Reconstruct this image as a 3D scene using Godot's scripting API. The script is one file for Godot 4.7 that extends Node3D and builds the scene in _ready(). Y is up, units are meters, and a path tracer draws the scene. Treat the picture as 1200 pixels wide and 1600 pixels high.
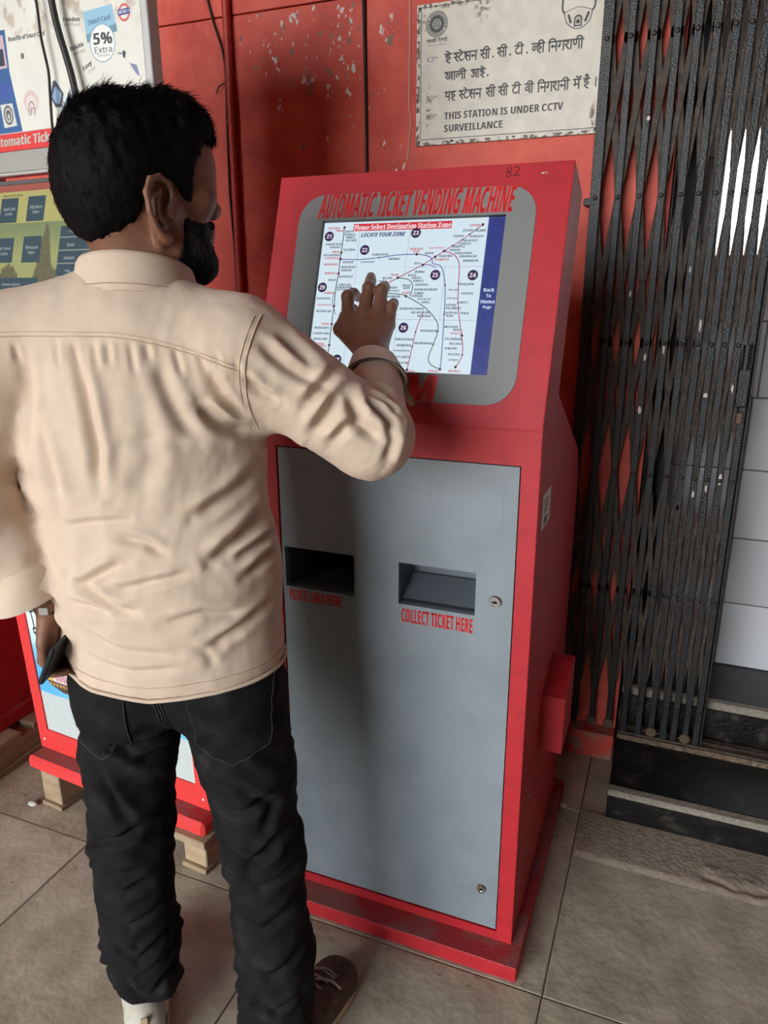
extends Node3D
# Station hall: a man at a red ticket vending machine beside a folded scissor gate.
# World: x to the right along the wall, y up, z towards the viewer; the machine's front is z = 0.

const AL := 0.3427          # backward tilt of the machine's screen panel
const YF := 1.2143          # height of the fold below the screen panel
const WALL_Z := -0.89

var rng := RandomNumberGenerator.new()
var used := {}
var M := {}                 # materials

func _ready() -> void:
	rng.seed = 7
	# ---- camera
	var cam := Camera3D.new()
	cam.name = "camera"
	cam.position = Vector3(0.8155, 1.4658, 1.3055)
	cam.basis = Basis.from_euler(Vector3(-0.3011, 0.3801, -0.0031))
	cam.fov = 69.86
	cam.near = 0.02
	cam.far = 200.0
	add_child(cam)
	cam.current = true
	# ---- sky, exposure
	var env := Environment.new()
	var sky := Sky.new()
	var sm := ProceduralSkyMaterial.new()
	sm.sky_top_color = Color(0.80, 0.84, 0.88)
	sm.sky_horizon_color = Color(0.90, 0.90, 0.89)
	sm.ground_horizon_color = Color(0.55, 0.53, 0.50)
	sm.ground_bottom_color = Color(0.45, 0.43, 0.40)
	sm.sun_angle_max = 0.0
	sm.energy_multiplier = SKY_ENERGY
	sky.sky_material = sm
	env.background_mode = Environment.BG_SKY
	env.sky = sky
	env.ambient_light_source = Environment.AMBIENT_SOURCE_DISABLED
	env.tonemap_mode = Environment.TONE_MAPPER_LINEAR
	env.tonemap_exposure = EXPOSURE
	env.sdfgi_enabled = true
	env.ssao_enabled = true
	env.ssil_enabled = true
	var we := WorldEnvironment.new()
	we.name = "world_environment"
	we.environment = env
	add_child(we)
	# ---- the scene
	make_materials()
	build_hall()
	build_gate()
	build_sign()
	build_wall_cables()
	build_main_machine()
	build_left_machine()
	build_third_machine()
	build_person()
	build_litter()

const SKY_ENERGY := 9.6
const EXPOSURE := 2.1

# ------------------------------------------------------------------ naming and tagging
func numbered(called: String) -> String:
	var n: int = used.get(called, 0)
	used[called] = n + 1
	return called if n == 0 else "%s_%03d" % [called, n]

func thing(called: String, label: String, category: String, at := Vector3.ZERO, group := "") -> Node3D:
	var o := Node3D.new()
	o.name = numbered(called)
	o.position = at
	o.set_meta("label", label)
	o.set_meta("category", category)
	if group != "":
		o.set_meta("group", group)
	add_child(o)
	return o

func structure(called: String) -> Node3D:
	var o := Node3D.new()
	o.name = numbered(called)
	o.set_meta("kind", "structure")
	add_child(o)
	return o

func part(parent: Node, called: String, mesh: Mesh, m: Material, at := Transform3D.IDENTITY, label := "") -> MeshInstance3D:
	var o := MeshInstance3D.new()
	o.name = called
	o.mesh = mesh
	o.material_override = m
	o.transform = at
	o.cast_shadow = GeometryInstance3D.SHADOW_CASTING_SETTING_ON
	if label != "":
		o.set_meta("label", label)
	parent.add_child(o, true)
	return o

# world-space mesh put under a thing that stands at its own base
func wpart(parent: Node3D, called: String, mesh: Mesh, m: Material, label := "") -> MeshInstance3D:
	return part(parent, called, mesh, m, parent.global_transform.affine_inverse(), label)

# ------------------------------------------------------------------ mesh helpers
func nst() -> SurfaceTool:
	var st := SurfaceTool.new()
	st.begin(Mesh.PRIMITIVE_TRIANGLES)
	return st

# a convex flat face with outward normal n; uv optional
func face(st: SurfaceTool, pts: Array, n: Vector3, uvs := []) -> void:
	var c: Vector3 = (pts[1] - pts[0]).cross(pts[2] - pts[0])
	var flip := c.dot(n) > 0.0
	for i in range(1, pts.size() - 1):
		var tri := [0, i, i + 1]
		if flip:
			tri = [0, i + 1, i]
		for k in tri:
			st.set_normal(n)
			if uvs.size() > 0:
				st.set_uv(uvs[k])
			else:
				st.set_uv(Vector2.ZERO)
			st.add_vertex(pts[k])

func autoface(st: SurfaceTool, pts: Array, inside: Vector3) -> void:
	var n: Vector3 = (pts[1] - pts[0]).cross(pts[2] - pts[0])
	if n.length() < 1e-12:
		return
	n = n.normalized()
	var c := Vector3.ZERO
	for p in pts:
		c += p
	if n.dot(c / pts.size() - inside) < 0.0:
		n = -n
	face(st, pts, n)

# box with chamfered edges
func add_box(st: SurfaceTool, c: Vector3, size: Vector3, bev := 0.0, b := Basis.IDENTITY) -> void:
	var h := size * 0.5
	var e := minf(bev, minf(h.x, minf(h.y, h.z)) * 0.9)
	var P := func(sx: float, sy: float, sz: float, ax: int) -> Vector3:
		var v := Vector3(sx * (h.x - (0.0 if ax == 0 else e)), sy * (h.y - (0.0 if ax == 1 else e)), sz * (h.z - (0.0 if ax == 2 else e)))
		return c + b * v
	for s in [-1.0, 1.0]:
		face(st, [P.call(s, -1.0, -1.0, 0), P.call(s, 1.0, -1.0, 0), P.call(s, 1.0, 1.0, 0), P.call(s, -1.0, 1.0, 0)], b * Vector3(s, 0, 0))
		face(st, [P.call(-1.0, s, -1.0, 1), P.call(1.0, s, -1.0, 1), P.call(1.0, s, 1.0, 1), P.call(-1.0, s, 1.0, 1)], b * Vector3(0, s, 0))
		face(st, [P.call(-1.0, -1.0, s, 2), P.call(1.0, -1.0, s, 2), P.call(1.0, 1.0, s, 2), P.call(-1.0, 1.0, s, 2)], b * Vector3(0, 0, s))
	if e <= 0.0:
		return
	for s in [-1.0, 1.0]:
		for t in [-1.0, 1.0]:
			face(st, [P.call(s, t, -1.0, 0), P.call(s, t, 1.0, 0), P.call(s, t, 1.0, 1), P.call(s, t, -1.0, 1)], b * Vector3(s, t, 0).normalized())
			face(st, [P.call(s, -1.0, t, 0), P.call(s, 1.0, t, 0), P.call(s, 1.0, t, 2), P.call(s, -1.0, t, 2)], b * Vector3(s, 0, t).normalized())
			face(st, [P.call(-1.0, s, t, 1), P.call(1.0, s, t, 1), P.call(1.0, s, t, 2), P.call(-1.0, s, t, 2)], b * Vector3(0, s, t).normalized())
			for u in [-1.0, 1.0]:
				face(st, [P.call(s, t, u, 0), P.call(s, t, u, 1), P.call(s, t, u, 2)], b * Vector3(s, t, u).normalized())

func box(c: Vector3, size: Vector3, bev := 0.0, b := Basis.IDENTITY) -> ArrayMesh:
	var st := nst()
	add_box(st, c, size, bev, b)
	return st.commit()

# side profile (z, y) extruded from x0 to x1; edges listed in skip are left open
func add_prism(st: SurfaceTool, poly: PackedVector2Array, x0: float, x1: float, skip := []) -> void:
	var tri := Geometry2D.triangulate_polygon(poly)
	for s in [0, 1]:
		var x: float = x0 if s == 0 else x1
		for i in range(0, tri.size(), 3):
			var pts := []
			for k in 3:
				var q := poly[tri[i + k]]
				pts.append(Vector3(x, q.y, q.x))
			face(st, pts, Vector3(-1 if s == 0 else 1, 0, 0))
	var ccw := not Geometry2D.is_polygon_clockwise(poly)
	for i in poly.size():
		if i in skip:
			continue
		var a := poly[i]
		var b2 := poly[(i + 1) % poly.size()]
		var d := b2 - a
		var n := Vector2(d.y, -d.x) if ccw else Vector2(-d.y, d.x)
		n = n.normalized()
		face(st, [Vector3(x0, a.y, a.x), Vector3(x1, a.y, a.x), Vector3(x1, b2.y, b2.x), Vector3(x0, b2.y, b2.x)], Vector3(0, n.y, n.x))

# flat plate in the local xy plane of xf, front at z = 0, with rectangular holes
func add_plate(st: SurfaceTool, xf: Transform3D, r: Rect2, holes: Array, depth: float, outer := true) -> void:
	var xs := [r.position.x, r.end.x]
	var ys := [r.position.y, r.end.y]
	for h in holes:
		xs.append_array([h.position.x, h.end.x])
		ys.append_array([h.position.y, h.end.y])
	xs.sort()
	ys.sort()
	var V := func(x: float, y: float, z: float) -> Vector3: return xf * Vector3(x, y, z)
	var N := func(v: Vector3) -> Vector3: return (xf.basis * v).normalized()
	for i in xs.size() - 1:
		for j in ys.size() - 1:
			if xs[i + 1] - xs[i] < 1e-6 or ys[j + 1] - ys[j] < 1e-6:
				continue
			var m := Vector2((xs[i] + xs[i + 1]) * 0.5, (ys[j] + ys[j + 1]) * 0.5)
			var inside := false
			for h in holes:
				if h.has_point(m):
					inside = true
			if inside:
				continue
			for z in ([0.0, -depth] if outer else [0.0]):
				face(st, [V.call(xs[i], ys[j], z), V.call(xs[i + 1], ys[j], z), V.call(xs[i + 1], ys[j + 1], z), V.call(xs[i], ys[j + 1], z)], N.call(Vector3(0, 0, 1 if z == 0.0 else -1)))
	var rims := holes.duplicate()
	if outer:
		rims.append(r)
	for k in rims.size():
		var h: Rect2 = rims[k]
		var s := -1.0 if k == holes.size() else 1.0
		var a := h.position
		var b2 := h.end
		face(st, [V.call(a.x, a.y, 0), V.call(a.x, b2.y, 0), V.call(a.x, b2.y, -depth), V.call(a.x, a.y, -depth)], N.call(Vector3(s, 0, 0)))
		face(st, [V.call(b2.x, a.y, 0), V.call(b2.x, b2.y, 0), V.call(b2.x, b2.y, -depth), V.call(b2.x, a.y, -depth)], N.call(Vector3(-s, 0, 0)))
		face(st, [V.call(a.x, a.y, 0), V.call(b2.x, a.y, 0), V.call(b2.x, a.y, -depth), V.call(a.x, a.y, -depth)], N.call(Vector3(0, s, 0)))
		face(st, [V.call(a.x, b2.y, 0), V.call(b2.x, b2.y, 0), V.call(b2.x, b2.y, -depth), V.call(a.x, b2.y, -depth)], N.call(Vector3(0, -s, 0)))

# smooth grid of points (rows x columns) with normals from neighbours
func add_grid(st: SurfaceTool, rows: Array, closed_u: bool, flip := false) -> void:
	var nr := rows.size()
	var nc: int = rows[0].size()
	var nor := []
	for i in nr:
		var rn := PackedVector3Array()
		for j in nc:
			var ju := (j + 1) % nc if closed_u else mini(j + 1, nc - 1)
			var jd := (j - 1 + nc) % nc if closed_u else maxi(j - 1, 0)
			var du: Vector3 = rows[i][ju] - rows[i][jd]
			var dv: Vector3 = rows[mini(i + 1, nr - 1)][j] - rows[maxi(i - 1, 0)][j]
			var n := du.cross(dv).normalized()
			rn.append(-n if flip else n)
		nor.append(rn)
	for i in nr - 1:
		for j in (nc if closed_u else nc - 1):
			var k := (j + 1) % nc
			var q := [[i, j], [i, k], [i + 1, k], [i + 1, j]]
			for t in [[0, 1, 2], [0, 2, 3]]:
				var tt: Array = t
				var a: Vector3 = rows[q[t[0]][0]][q[t[0]][1]]
				var b2: Vector3 = rows[q[t[1]][0]][q[t[1]][1]]
				var c: Vector3 = rows[q[t[2]][0]][q[t[2]][1]]
				if (b2 - a).cross(c - a).dot(nor[q[t[0]][0]][q[t[0]][1]]) > 0.0:
					tt = [t[0], t[2], t[1]]
				for w in tt:
					st.set_normal(nor[q[w][0]][q[w][1]])
					st.set_uv(Vector2(float(q[w][1]) / nc, float(q[w][0]) / nr))
					st.add_vertex(rows[q[w][0]][q[w][1]])

# tube along points; radius a number or an array
func add_tube(st: SurfaceTool, pts: Array, radius, sides := 8, caps := true) -> void:
	var rows := []
	var up := Vector3.UP
	var prev := Vector3.ZERO
	for i in pts.size():
		var t: Vector3 = (pts[mini(i + 1, pts.size() - 1)] - pts[maxi(i - 1, 0)]).normalized()
		if i == 0:
			up = Vector3.UP if absf(t.y) < 0.9 else Vector3.RIGHT
		var s := t.cross(up).normalized()
		up = s.cross(t).normalized()
		var r: float = radius[i] if radius is Array else radius
		var row := PackedVector3Array()
		for k in sides:
			var a := TAU * k / sides
			row.append(pts[i] + (s * cos(a) + up * sin(a)) * r)
		rows.append(row)
		prev = t
	add_grid(st, rows, true)
	if caps:
		for e in [0, pts.size() - 1]:
			var pa := []
			for k in sides:
				pa.append(rows[e][k])
			var d: Vector3 = (pts[0] - pts[1]) if e == 0 else (pts[e] - pts[e - 1])
			face(st, pa, d.normalized())

# profile (radius, height along axis) turned about an axis
func add_lathe(st: SurfaceTool, o: Vector3, axis: Vector3, prof: Array, sides := 20) -> void:
	var z := axis.normalized()
	var x := z.cross(Vector3.UP if absf(z.y) < 0.9 else Vector3.RIGHT).normalized()
	var y := z.cross(x)
	for i in prof.size() - 1:
		var a: Vector2 = prof[i]
		var b2: Vector2 = prof[i + 1]
		var d := b2 - a
		if d.length() < 1e-7:
			continue
		var n2 := Vector2(d.y, -d.x).normalized()
		for k in sides:
			var t0 := TAU * k / sides
			var t1 := TAU * (k + 1) / sides
			var r0 := x * cos(t0) + y * sin(t0)
			var r1 := x * cos(t1) + y * sin(t1)
			var rm := x * cos((t0 + t1) * 0.5) + y * sin((t0 + t1) * 0.5)
			var q := [o + r0 * a.x + z * a.y, o + r1 * a.x + z * a.y, o + r1 * b2.x + z * b2.y, o + r0 * b2.x + z * b2.y]
			if a.x < 1e-6:
				q = [q[0], q[2], q[3]]
			elif b2.x < 1e-6:
				q = [q[0], q[1], q[2]]
			face(st, q, (rm * n2.x + z * n2.y).normalized())

func curve(pts: Array, n: int) -> Array:
	var out := []
	for i in pts.size() - 1:
		var p0: Vector3 = pts[maxi(i - 1, 0)]
		var p1: Vector3 = pts[i]
		var p2: Vector3 = pts[i + 1]
		var p3: Vector3 = pts[mini(i + 2, pts.size() - 1)]
		for k in n:
			out.append(p1.cubic_interpolate(p2, p0, p3, float(k) / n))
	out.append(pts[-1])
	return out

# ------------------------------------------------------------------ drawing flat print into images
func fill_tri(im: Image, a: Vector2, b: Vector2, c: Vector2, col: Color) -> void:
	var y0 := maxi(int(ceil(minf(a.y, minf(b.y, c.y)) - 0.5)), 0)
	var y1 := mini(int(floor(maxf(a.y, maxf(b.y, c.y)) - 0.5)), im.get_height() - 1)
	var e := [[a, b], [b, c], [c, a]]
	for y in range(y0, y1 + 1):
		var fy := y + 0.5
		var lo := 1e9
		var hi := -1e9
		for s in e:
			var p: Vector2 = s[0]
			var q: Vector2 = s[1]
			if (p.y <= fy and q.y > fy) or (q.y <= fy and p.y > fy):
				var x := p.x + (fy - p.y) / (q.y - p.y) * (q.x - p.x)
				lo = minf(lo, x)
				hi = maxf(hi, x)
		if hi >= lo:
			var ix := int(round(lo))
			var w := int(round(hi)) - ix
			if w > 0:
				im.fill_rect(Rect2i(ix, y, w, 1), col)

func draw_poly(im: Image, pts: PackedVector2Array, col: Color) -> void:
	var t := Geometry2D.triangulate_polygon(pts)
	for i in range(0, t.size(), 3):
		fill_tri(im, pts[t[i]], pts[t[i + 1]], pts[t[i + 2]], col)

func draw_disc(im: Image, c: Vector2, r: float, col: Color, ry := -1.0) -> void:
	if ry < 0.0:
		ry = r
	for y in range(int(c.y - ry), int(c.y + ry) + 1):
		var k := 1.0 - pow((y + 0.5 - c.y) / ry, 2.0)
		if k > 0.0 and y >= 0 and y < im.get_height():
			var w := r * sqrt(k)
			im.fill_rect(Rect2i(int(round(c.x - w)), y, int(round(2 * w)), 1), col)

func draw_line(im: Image, pts: Array, w: float, col: Color, joints := true) -> void:
	for i in pts.size() - 1:
		var a: Vector2 = pts[i]
		var b: Vector2 = pts[i + 1]
		var n := (b - a).orthogonal().normalized() * w * 0.5
		fill_tri(im, a + n, b + n, b - n, col)
		fill_tri(im, a + n, b - n, a - n, col)
		if joints and w > 3.0:
			draw_disc(im, a, w * 0.5, col)
			draw_disc(im, b, w * 0.5, col)

func flat_curve(pts: Array, n := 8) -> Array:
	var out := []
	for i in pts.size() - 1:
		var p0: Vector2 = pts[maxi(i - 1, 0)]
		var p1: Vector2 = pts[i]
		var p2: Vector2 = pts[i + 1]
		var p3: Vector2 = pts[mini(i + 2, pts.size() - 1)]
		for k in n:
			out.append(p1.cubic_interpolate(p2, p0, p3, float(k) / n))
	out.append(pts[-1])
	return out

var fonts := {}
var heavy := {}             # fonts whose strokes are thickened when drawn
func font(kind := "Droid Sans", bold := false) -> Font:
	var key := kind + str(bold)
	if not fonts.has(key):
		var f := SystemFont.new()
		f.font_names = PackedStringArray([kind])
		f.font_weight = 700 if bold else 400
		fonts[key] = f
		if bold:
			heavy[f.get_instance_id()] = true
	return fonts[key]

var texts := {}
func text_tris(s: String, f: Font) -> PackedVector3Array:
	var key := s + str(f.get_instance_id())
	if not texts.has(key):
		var tm := TextMesh.new()
		tm.text = s
		tm.font = f
		tm.font_size = 32
		tm.pixel_size = 1.0
		tm.depth = 0.0
		tm.curve_step = 2.0
		tm.horizontal_alignment = HORIZONTAL_ALIGNMENT_CENTER
		var arr := tm.get_mesh_arrays()
		var v: PackedVector3Array = arr[Mesh.ARRAY_VERTEX]
		var out := PackedVector3Array()
		if arr[Mesh.ARRAY_INDEX] != null and arr[Mesh.ARRAY_INDEX].size() > 0:
			for i in arr[Mesh.ARRAY_INDEX]:
				out.append(v[i])
		else:
			out = v
		texts[key] = out
	return texts[key]

# text fitted into a box: centre, width and height in pixels (width 0 keeps the proportions), turn and slant
func draw_text(im: Image, s: String, c: Vector2, w: float, h: float, col: Color, f: Font, turn := 0.0, slant := 0.0) -> void:
	var t := text_tris(s, f)
	if t.is_empty():
		return
	var lo := Vector3(1e9, 1e9, 0)
	var hi := Vector3(-1e9, -1e9, 0)
	for p in t:
		lo = lo.min(p)
		hi = hi.max(p)
	var sy := h / (hi.y - lo.y)
	var sx := sy if w <= 0.0 else w / (hi.x - lo.x)
	var mid := (lo + hi) * 0.5
	var cs := cos(turn)
	var sn := sin(turn)
	var q := PackedVector2Array()
	for p in t:
		var x := (p.x - mid.x) * sx + (p.y - mid.y) * sy * slant
		var y := -(p.y - mid.y) * sy
		q.append(c + Vector2(x * cs - y * sn, x * sn + y * cs))
	var fat := [0.0]
	if heavy.has(f.get_instance_id()):
		fat = [-0.022 * h, 0.0, 0.022 * h]
	for o in fat:
		var v := Vector2(o * cs, o * sn)
		for i in range(0, q.size() - 2, 3):
			fill_tri(im, q[i] + v, q[i + 1] + v, q[i + 2] + v, col)

# raised flat lettering as geometry: letters fitted into a rectangle of a local xy plane
func letters(s: String, r: Rect2, f: Font, slant := 0.0, thick := 0.0006) -> ArrayMesh:
	var t := text_tris(s, f)
	var lo := Vector3(1e9, 1e9, 0)
	var hi := Vector3(-1e9, -1e9, 0)
	for p in t:
		lo = lo.min(p)
		hi = hi.max(p)
	var st := nst()
	var step := (r.size.x / s.length()) * 0.055
	for o in [-step, 0.0, step]:
		for i in range(0, t.size() - 2, 3):
			var q := []
			for k in 3:
				var p: Vector3 = t[i + k]
				var v := (p.y - lo.y) / (hi.y - lo.y)
				var x: float = r.position.x + (p.x - lo.x) / (hi.x - lo.x) * r.size.x + (v - 0.5) * slant + o
				q.append(Vector3(x, r.position.y + v * r.size.y, thick + absf(o) * 0.01))
			if (q[1] - q[0]).cross(q[2] - q[0]).length() > 1e-14:
				face(st, q, Vector3(0, 0, 1))
	return st.commit()

# ------------------------------------------------------------------ materials
func noise_tex(freq: float, ramp: Array, size := 512, kind := FastNoiseLite.TYPE_SIMPLEX_SMOOTH, octaves := 5, sd := 1, bump := false) -> NoiseTexture2D:
	var n := FastNoiseLite.new()
	n.noise_type = kind
	n.frequency = freq
	n.fractal_octaves = octaves
	n.seed = sd
	var t := NoiseTexture2D.new()
	t.width = size
	t.height = size
	t.seamless = true
	t.noise = n
	if bump:
		t.as_normal_map = true
		t.bump_strength = 6.0
	elif ramp.size() > 0:
		var g := Gradient.new()
		var offs := PackedFloat32Array()
		var cols := PackedColorArray()
		for k in ramp:
			offs.append(k[0])
			cols.append(k[1])
		g.offsets = offs
		g.colors = cols
		t.color_ramp = g
	return t

func sm(c: Color, rough := 0.6, metal := 0.0) -> StandardMaterial3D:
	var m := StandardMaterial3D.new()
	m.albedo_color = c
	m.roughness = rough
	m.metallic = metal
	return m

# a material whose colour wanders between given tones, laid in world space
func grained(ramp: Array, freq: float, scale: float, rough: float, bump_freq := 0.0, bump_amount := 0.5, bump_scale := 0.0, sd := 1) -> StandardMaterial3D:
	var m := sm(Color.WHITE, rough)
	m.albedo_texture = noise_tex(freq, ramp, 512, FastNoiseLite.TYPE_SIMPLEX_SMOOTH, 6, sd)
	m.uv1_triplanar = true
	m.uv1_world_triplanar = true
	m.uv1_scale = Vector3.ONE * scale
	if bump_freq > 0.0:
		m.normal_enabled = true
		m.normal_texture = noise_tex(bump_freq, [], 512, FastNoiseLite.TYPE_SIMPLEX_SMOOTH, 4, sd + 5, true)
		m.normal_scale = bump_amount
	return m

func make_materials() -> void:
	M.kiosk_red = grained([[0.0, Color(0.62, 0.075, 0.115)], [0.5, Color(0.68, 0.09, 0.13)], [1.0, Color(0.70, 0.105, 0.145)]], 0.02, 1.6, 0.58, 0.35, 0.03)
	M.kiosk_red_dusty = grained([[0.0, Color(0.62, 0.12, 0.14)], [0.45, Color(0.60, 0.16, 0.17)], [0.56, Color(0.55, 0.29, 0.27)], [1.0, Color(0.54, 0.34, 0.31)]], 0.006, 1.5, 0.7, 0.2, 0.15, 0.0, 4)
	M.orange_red = grained([[0.0, Color(0.83, 0.20, 0.19)], [0.5, Color(0.86, 0.22, 0.21)], [1.0, Color(0.80, 0.23, 0.22)]], 0.02, 1.6, 0.55)
	M.door_grey = grained([[0.0, Color(0.46, 0.49, 0.51)], [0.5, Color(0.49, 0.52, 0.54)], [1.0, Color(0.51, 0.54, 0.56)]], 0.01, 1.2, 0.48, 0.4, 0.02)
	M.bezel_grey = grained([[0.0, Color(0.44, 0.44, 0.43)], [1.0, Color(0.49, 0.49, 0.48)]], 0.3, 3.0, 0.5)
	M.vinyl_red = sm(Color(0.86, 0.16, 0.16), 0.45)
	M.black_plastic = sm(Color(0.05, 0.05, 0.055), 0.45)
	M.dark_hole = sm(Color(0.03, 0.03, 0.03), 0.8)
	M.slot_metal = sm(Color(0.40, 0.43, 0.45), 0.4, 0.3)
	M.chrome = sm(Color(0.80, 0.80, 0.80), 0.22, 1.0)
	M.ink = sm(Color(0.10, 0.07, 0.08), 0.6)
	M.white_chip = sm(Color(0.85, 0.80, 0.78), 0.8)
	M.wall_red = grained([[0.0, Color(0.73, 0.245, 0.19)], [0.45, Color(0.81, 0.31, 0.24)], [0.7, Color(0.845, 0.345, 0.27)], [1.0, Color(0.82, 0.385, 0.32)]], 0.012, 0.8, 0.6, 0.05, 0.25)
	M.wall_back = sm(Color(0.12, 0.05, 0.04), 0.9)
	M.pipe_red = grained([[0.0, Color(0.62, 0.16, 0.12)], [1.0, Color(0.75, 0.24, 0.17)]], 0.03, 2.0, 0.5)
	M.cable = sm(Color(0.13, 0.10, 0.085), 0.6)
	M.cable_thick = sm(Color(0.17, 0.15, 0.14), 0.55)
	M.stone = []
	for i in 4:
		var k := 1.33 + 0.03 * i
		var mm := grained([[0.0, Color(0.43 * k, 0.392 * k, 0.335 * k)], [0.4, Color(0.478 * k, 0.443 * k, 0.382 * k)], [0.6, Color(0.50 * k, 0.465 * k, 0.402 * k)], [1.0, Color(0.54 * k, 0.502 * k, 0.435 * k)]], 0.014, 0.9, 0.75, 0.06, 0.12, 0.0, 11 + i)
		M.stone.append(mm)
	M.concrete = grained([[0.0, Color(0.50, 0.44, 0.375)], [0.5, Color(0.58, 0.52, 0.45)], [1.0, Color(0.64, 0.58, 0.51)]], 0.03, 1.4, 0.9, 0.08, 0.2, 0.0, 21)
	M.joint = sm(Color(0.33, 0.295, 0.255), 0.95)
	M.blocker_plaster = sm(Color(0.17, 0.15, 0.14), 0.9)  # darkened so the added right wall bounces little light
	M.black_stone = grained([[0.0, Color(0.045, 0.042, 0.042)], [0.55, Color(0.07, 0.065, 0.062)], [0.72, Color(0.13, 0.12, 0.11)], [1.0, Color(0.30, 0.27, 0.24)]], 0.02, 1.3, 0.33, 0.1, 0.12, 0.0, 31)
	M.nosing = grained([[0.0, Color(0.42, 0.39, 0.34)], [1.0, Color(0.60, 0.56, 0.50)]], 0.05, 2.0, 0.7, 0.0, 0.0, 0.0, 33)
	M.threshold = grained([[0.0, Color(0.27, 0.21, 0.16)], [0.5, Color(0.42, 0.35, 0.28)], [1.0, Color(0.52, 0.45, 0.37)]], 0.04, 2.0, 0.85, 0.1, 0.5, 0.0, 35)
	M.block_red = grained([[0.0, Color(0.50, 0.42, 0.37)], [0.35, Color(0.62, 0.42, 0.36)], [0.55, Color(0.74, 0.29, 0.23)], [1.0, Color(0.80, 0.27, 0.22)]], 0.01, 2.0, 0.8, 0.0, 0.0, 0.0, 37)
	M.tile = []
	for i in 3:
		var v := 0.72 + 0.025 * i
		M.tile.append(sm(Color(v, v * 1.0, v * 1.01), 0.3))
	M.grout = sm(Color(0.42, 0.41, 0.40), 0.9)
	M.gate = grained([[0.0, Color(0.05, 0.05, 0.053)], [0.5, Color(0.075, 0.072, 0.07)], [0.7, Color(0.12, 0.10, 0.085)], [1.0, Color(0.20, 0.165, 0.13)]], 0.03, 2.2, 0.45, 0.15, 0.2, 0.0, 41)
	M.gate_rust = grained([[0.0, Color(0.16, 0.13, 0.105)], [0.5, Color(0.24, 0.195, 0.155)], [1.0, Color(0.34, 0.28, 0.23)]], 0.03, 2.2, 0.65, 0.15, 0.2, 0.0, 43)
	M.rivet = sm(Color(0.19, 0.15, 0.12), 0.5, 0.3)
	M.roller = sm(Color(0.36, 0.29, 0.22), 0.6, 0.2)
	M.frame_dark = sm(Color(0.05, 0.04, 0.04), 0.7)
	M.plaster = sm(Color(0.45, 0.42, 0.39), 0.9)
	M.roof = sm(Color(0.42, 0.41, 0.40), 0.9)
	M.sign_edge = grained([[0.0, Color(0.30, 0.22, 0.16)], [0.5, Color(0.58, 0.53, 0.46)], [1.0, Color(0.72, 0.69, 0.63)]], 0.03, 3.0, 0.6, 0.0, 0.0, 0.0, 47)
	M.wood = []
	for i in 3:
		var w := sm(Color.WHITE, 0.85)
		var k2 := 0.92 + 0.09 * i
		w.albedo_texture = noise_tex(0.01, [[0.0, Color(0.50 * k2, 0.42 * k2, 0.32 * k2)], [0.5, Color(0.60 * k2, 0.51 * k2, 0.40 * k2)], [1.0, Color(0.66 * k2, 0.57 * k2, 0.46 * k2)]], 512, FastNoiseLite.TYPE_SIMPLEX_SMOOTH, 5, 51 + i)
		w.uv1_triplanar = true
		w.uv1_scale = Vector3(1.2, 4.0, 1.2)
		M.wood.append(w)
	M.grey_strip = sm(Color(0.62, 0.61, 0.58), 0.5)
	M.aluminium = sm(Color(0.75, 0.74, 0.73), 0.45, 0.2)
	# the person
	M.skin = grained([[0.0, Color(0.44, 0.285, 0.21)], [0.5, Color(0.495, 0.33, 0.25)], [1.0, Color(0.53, 0.36, 0.28)]], 0.03, 4.0, 0.55, 0.25, 0.12, 0.0, 61)
	M.skin.vertex_color_use_as_albedo = true
	M.hair = sm(Color(0.036, 0.028, 0.026), 0.7)
	M.hair.metallic_specular = 0.25
	M.shirt = grained([[0.0, Color(0.775, 0.68, 0.595)], [0.5, Color(0.80, 0.71, 0.625)], [1.0, Color(0.82, 0.735, 0.655)]], 0.02, 2.0, 0.85, 0.42, 0.04, 0.0, 71)
	M.shirt.rim_enabled = true
	M.shirt.rim = 0.15
	M.stitch = sm(Color(0.72, 0.62, 0.53), 0.9)
	M.shirt_lining = sm(Color(0.33, 0.30, 0.31), 0.9)
	M.jeans = grained([[0.0, Color(0.09, 0.085, 0.088)], [0.5, Color(0.115, 0.11, 0.112)], [0.75, Color(0.14, 0.133, 0.134)], [1.0, Color(0.20, 0.19, 0.187)]], 0.012, 2.0, 0.75, 0.4, 0.1, 0.0, 81)
	M.jeans.metallic_specular = 0.2
	M.jeans_seam = sm(Color(0.22, 0.21, 0.21), 0.9)
	M.shoe_white = grained([[0.0, Color(0.66, 0.62, 0.55)], [1.0, Color(0.80, 0.77, 0.71)]], 0.03, 3.0, 0.6, 0.0, 0.0, 0.0, 91)
	M.shoe_brown = grained([[0.0, Color(0.21, 0.14, 0.11)], [0.6, Color(0.32, 0.23, 0.185)], [1.0, Color(0.42, 0.32, 0.26)]], 0.03, 3.0, 0.7, 0.1, 0.3, 0.0, 93)
	M.sole = sm(Color(0.70, 0.62, 0.50), 0.7)
	M.blue_mark = sm(Color(0.16, 0.22, 0.38), 0.6)
	M.lace = sm(Color(0.72, 0.66, 0.62), 0.8)
	M.watch = sm(Color(0.10, 0.09, 0.085), 0.45)
	M.phone = sm(Color(0.045, 0.05, 0.06), 0.35)
	M.phone_edge = sm(Color(0.16, 0.18, 0.20), 0.35, 0.5)
	M.paper = sm(Color(0.82, 0.80, 0.76), 0.8)
	M.grit = sm(Color(0.50, 0.44, 0.37), 0.9)

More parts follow.
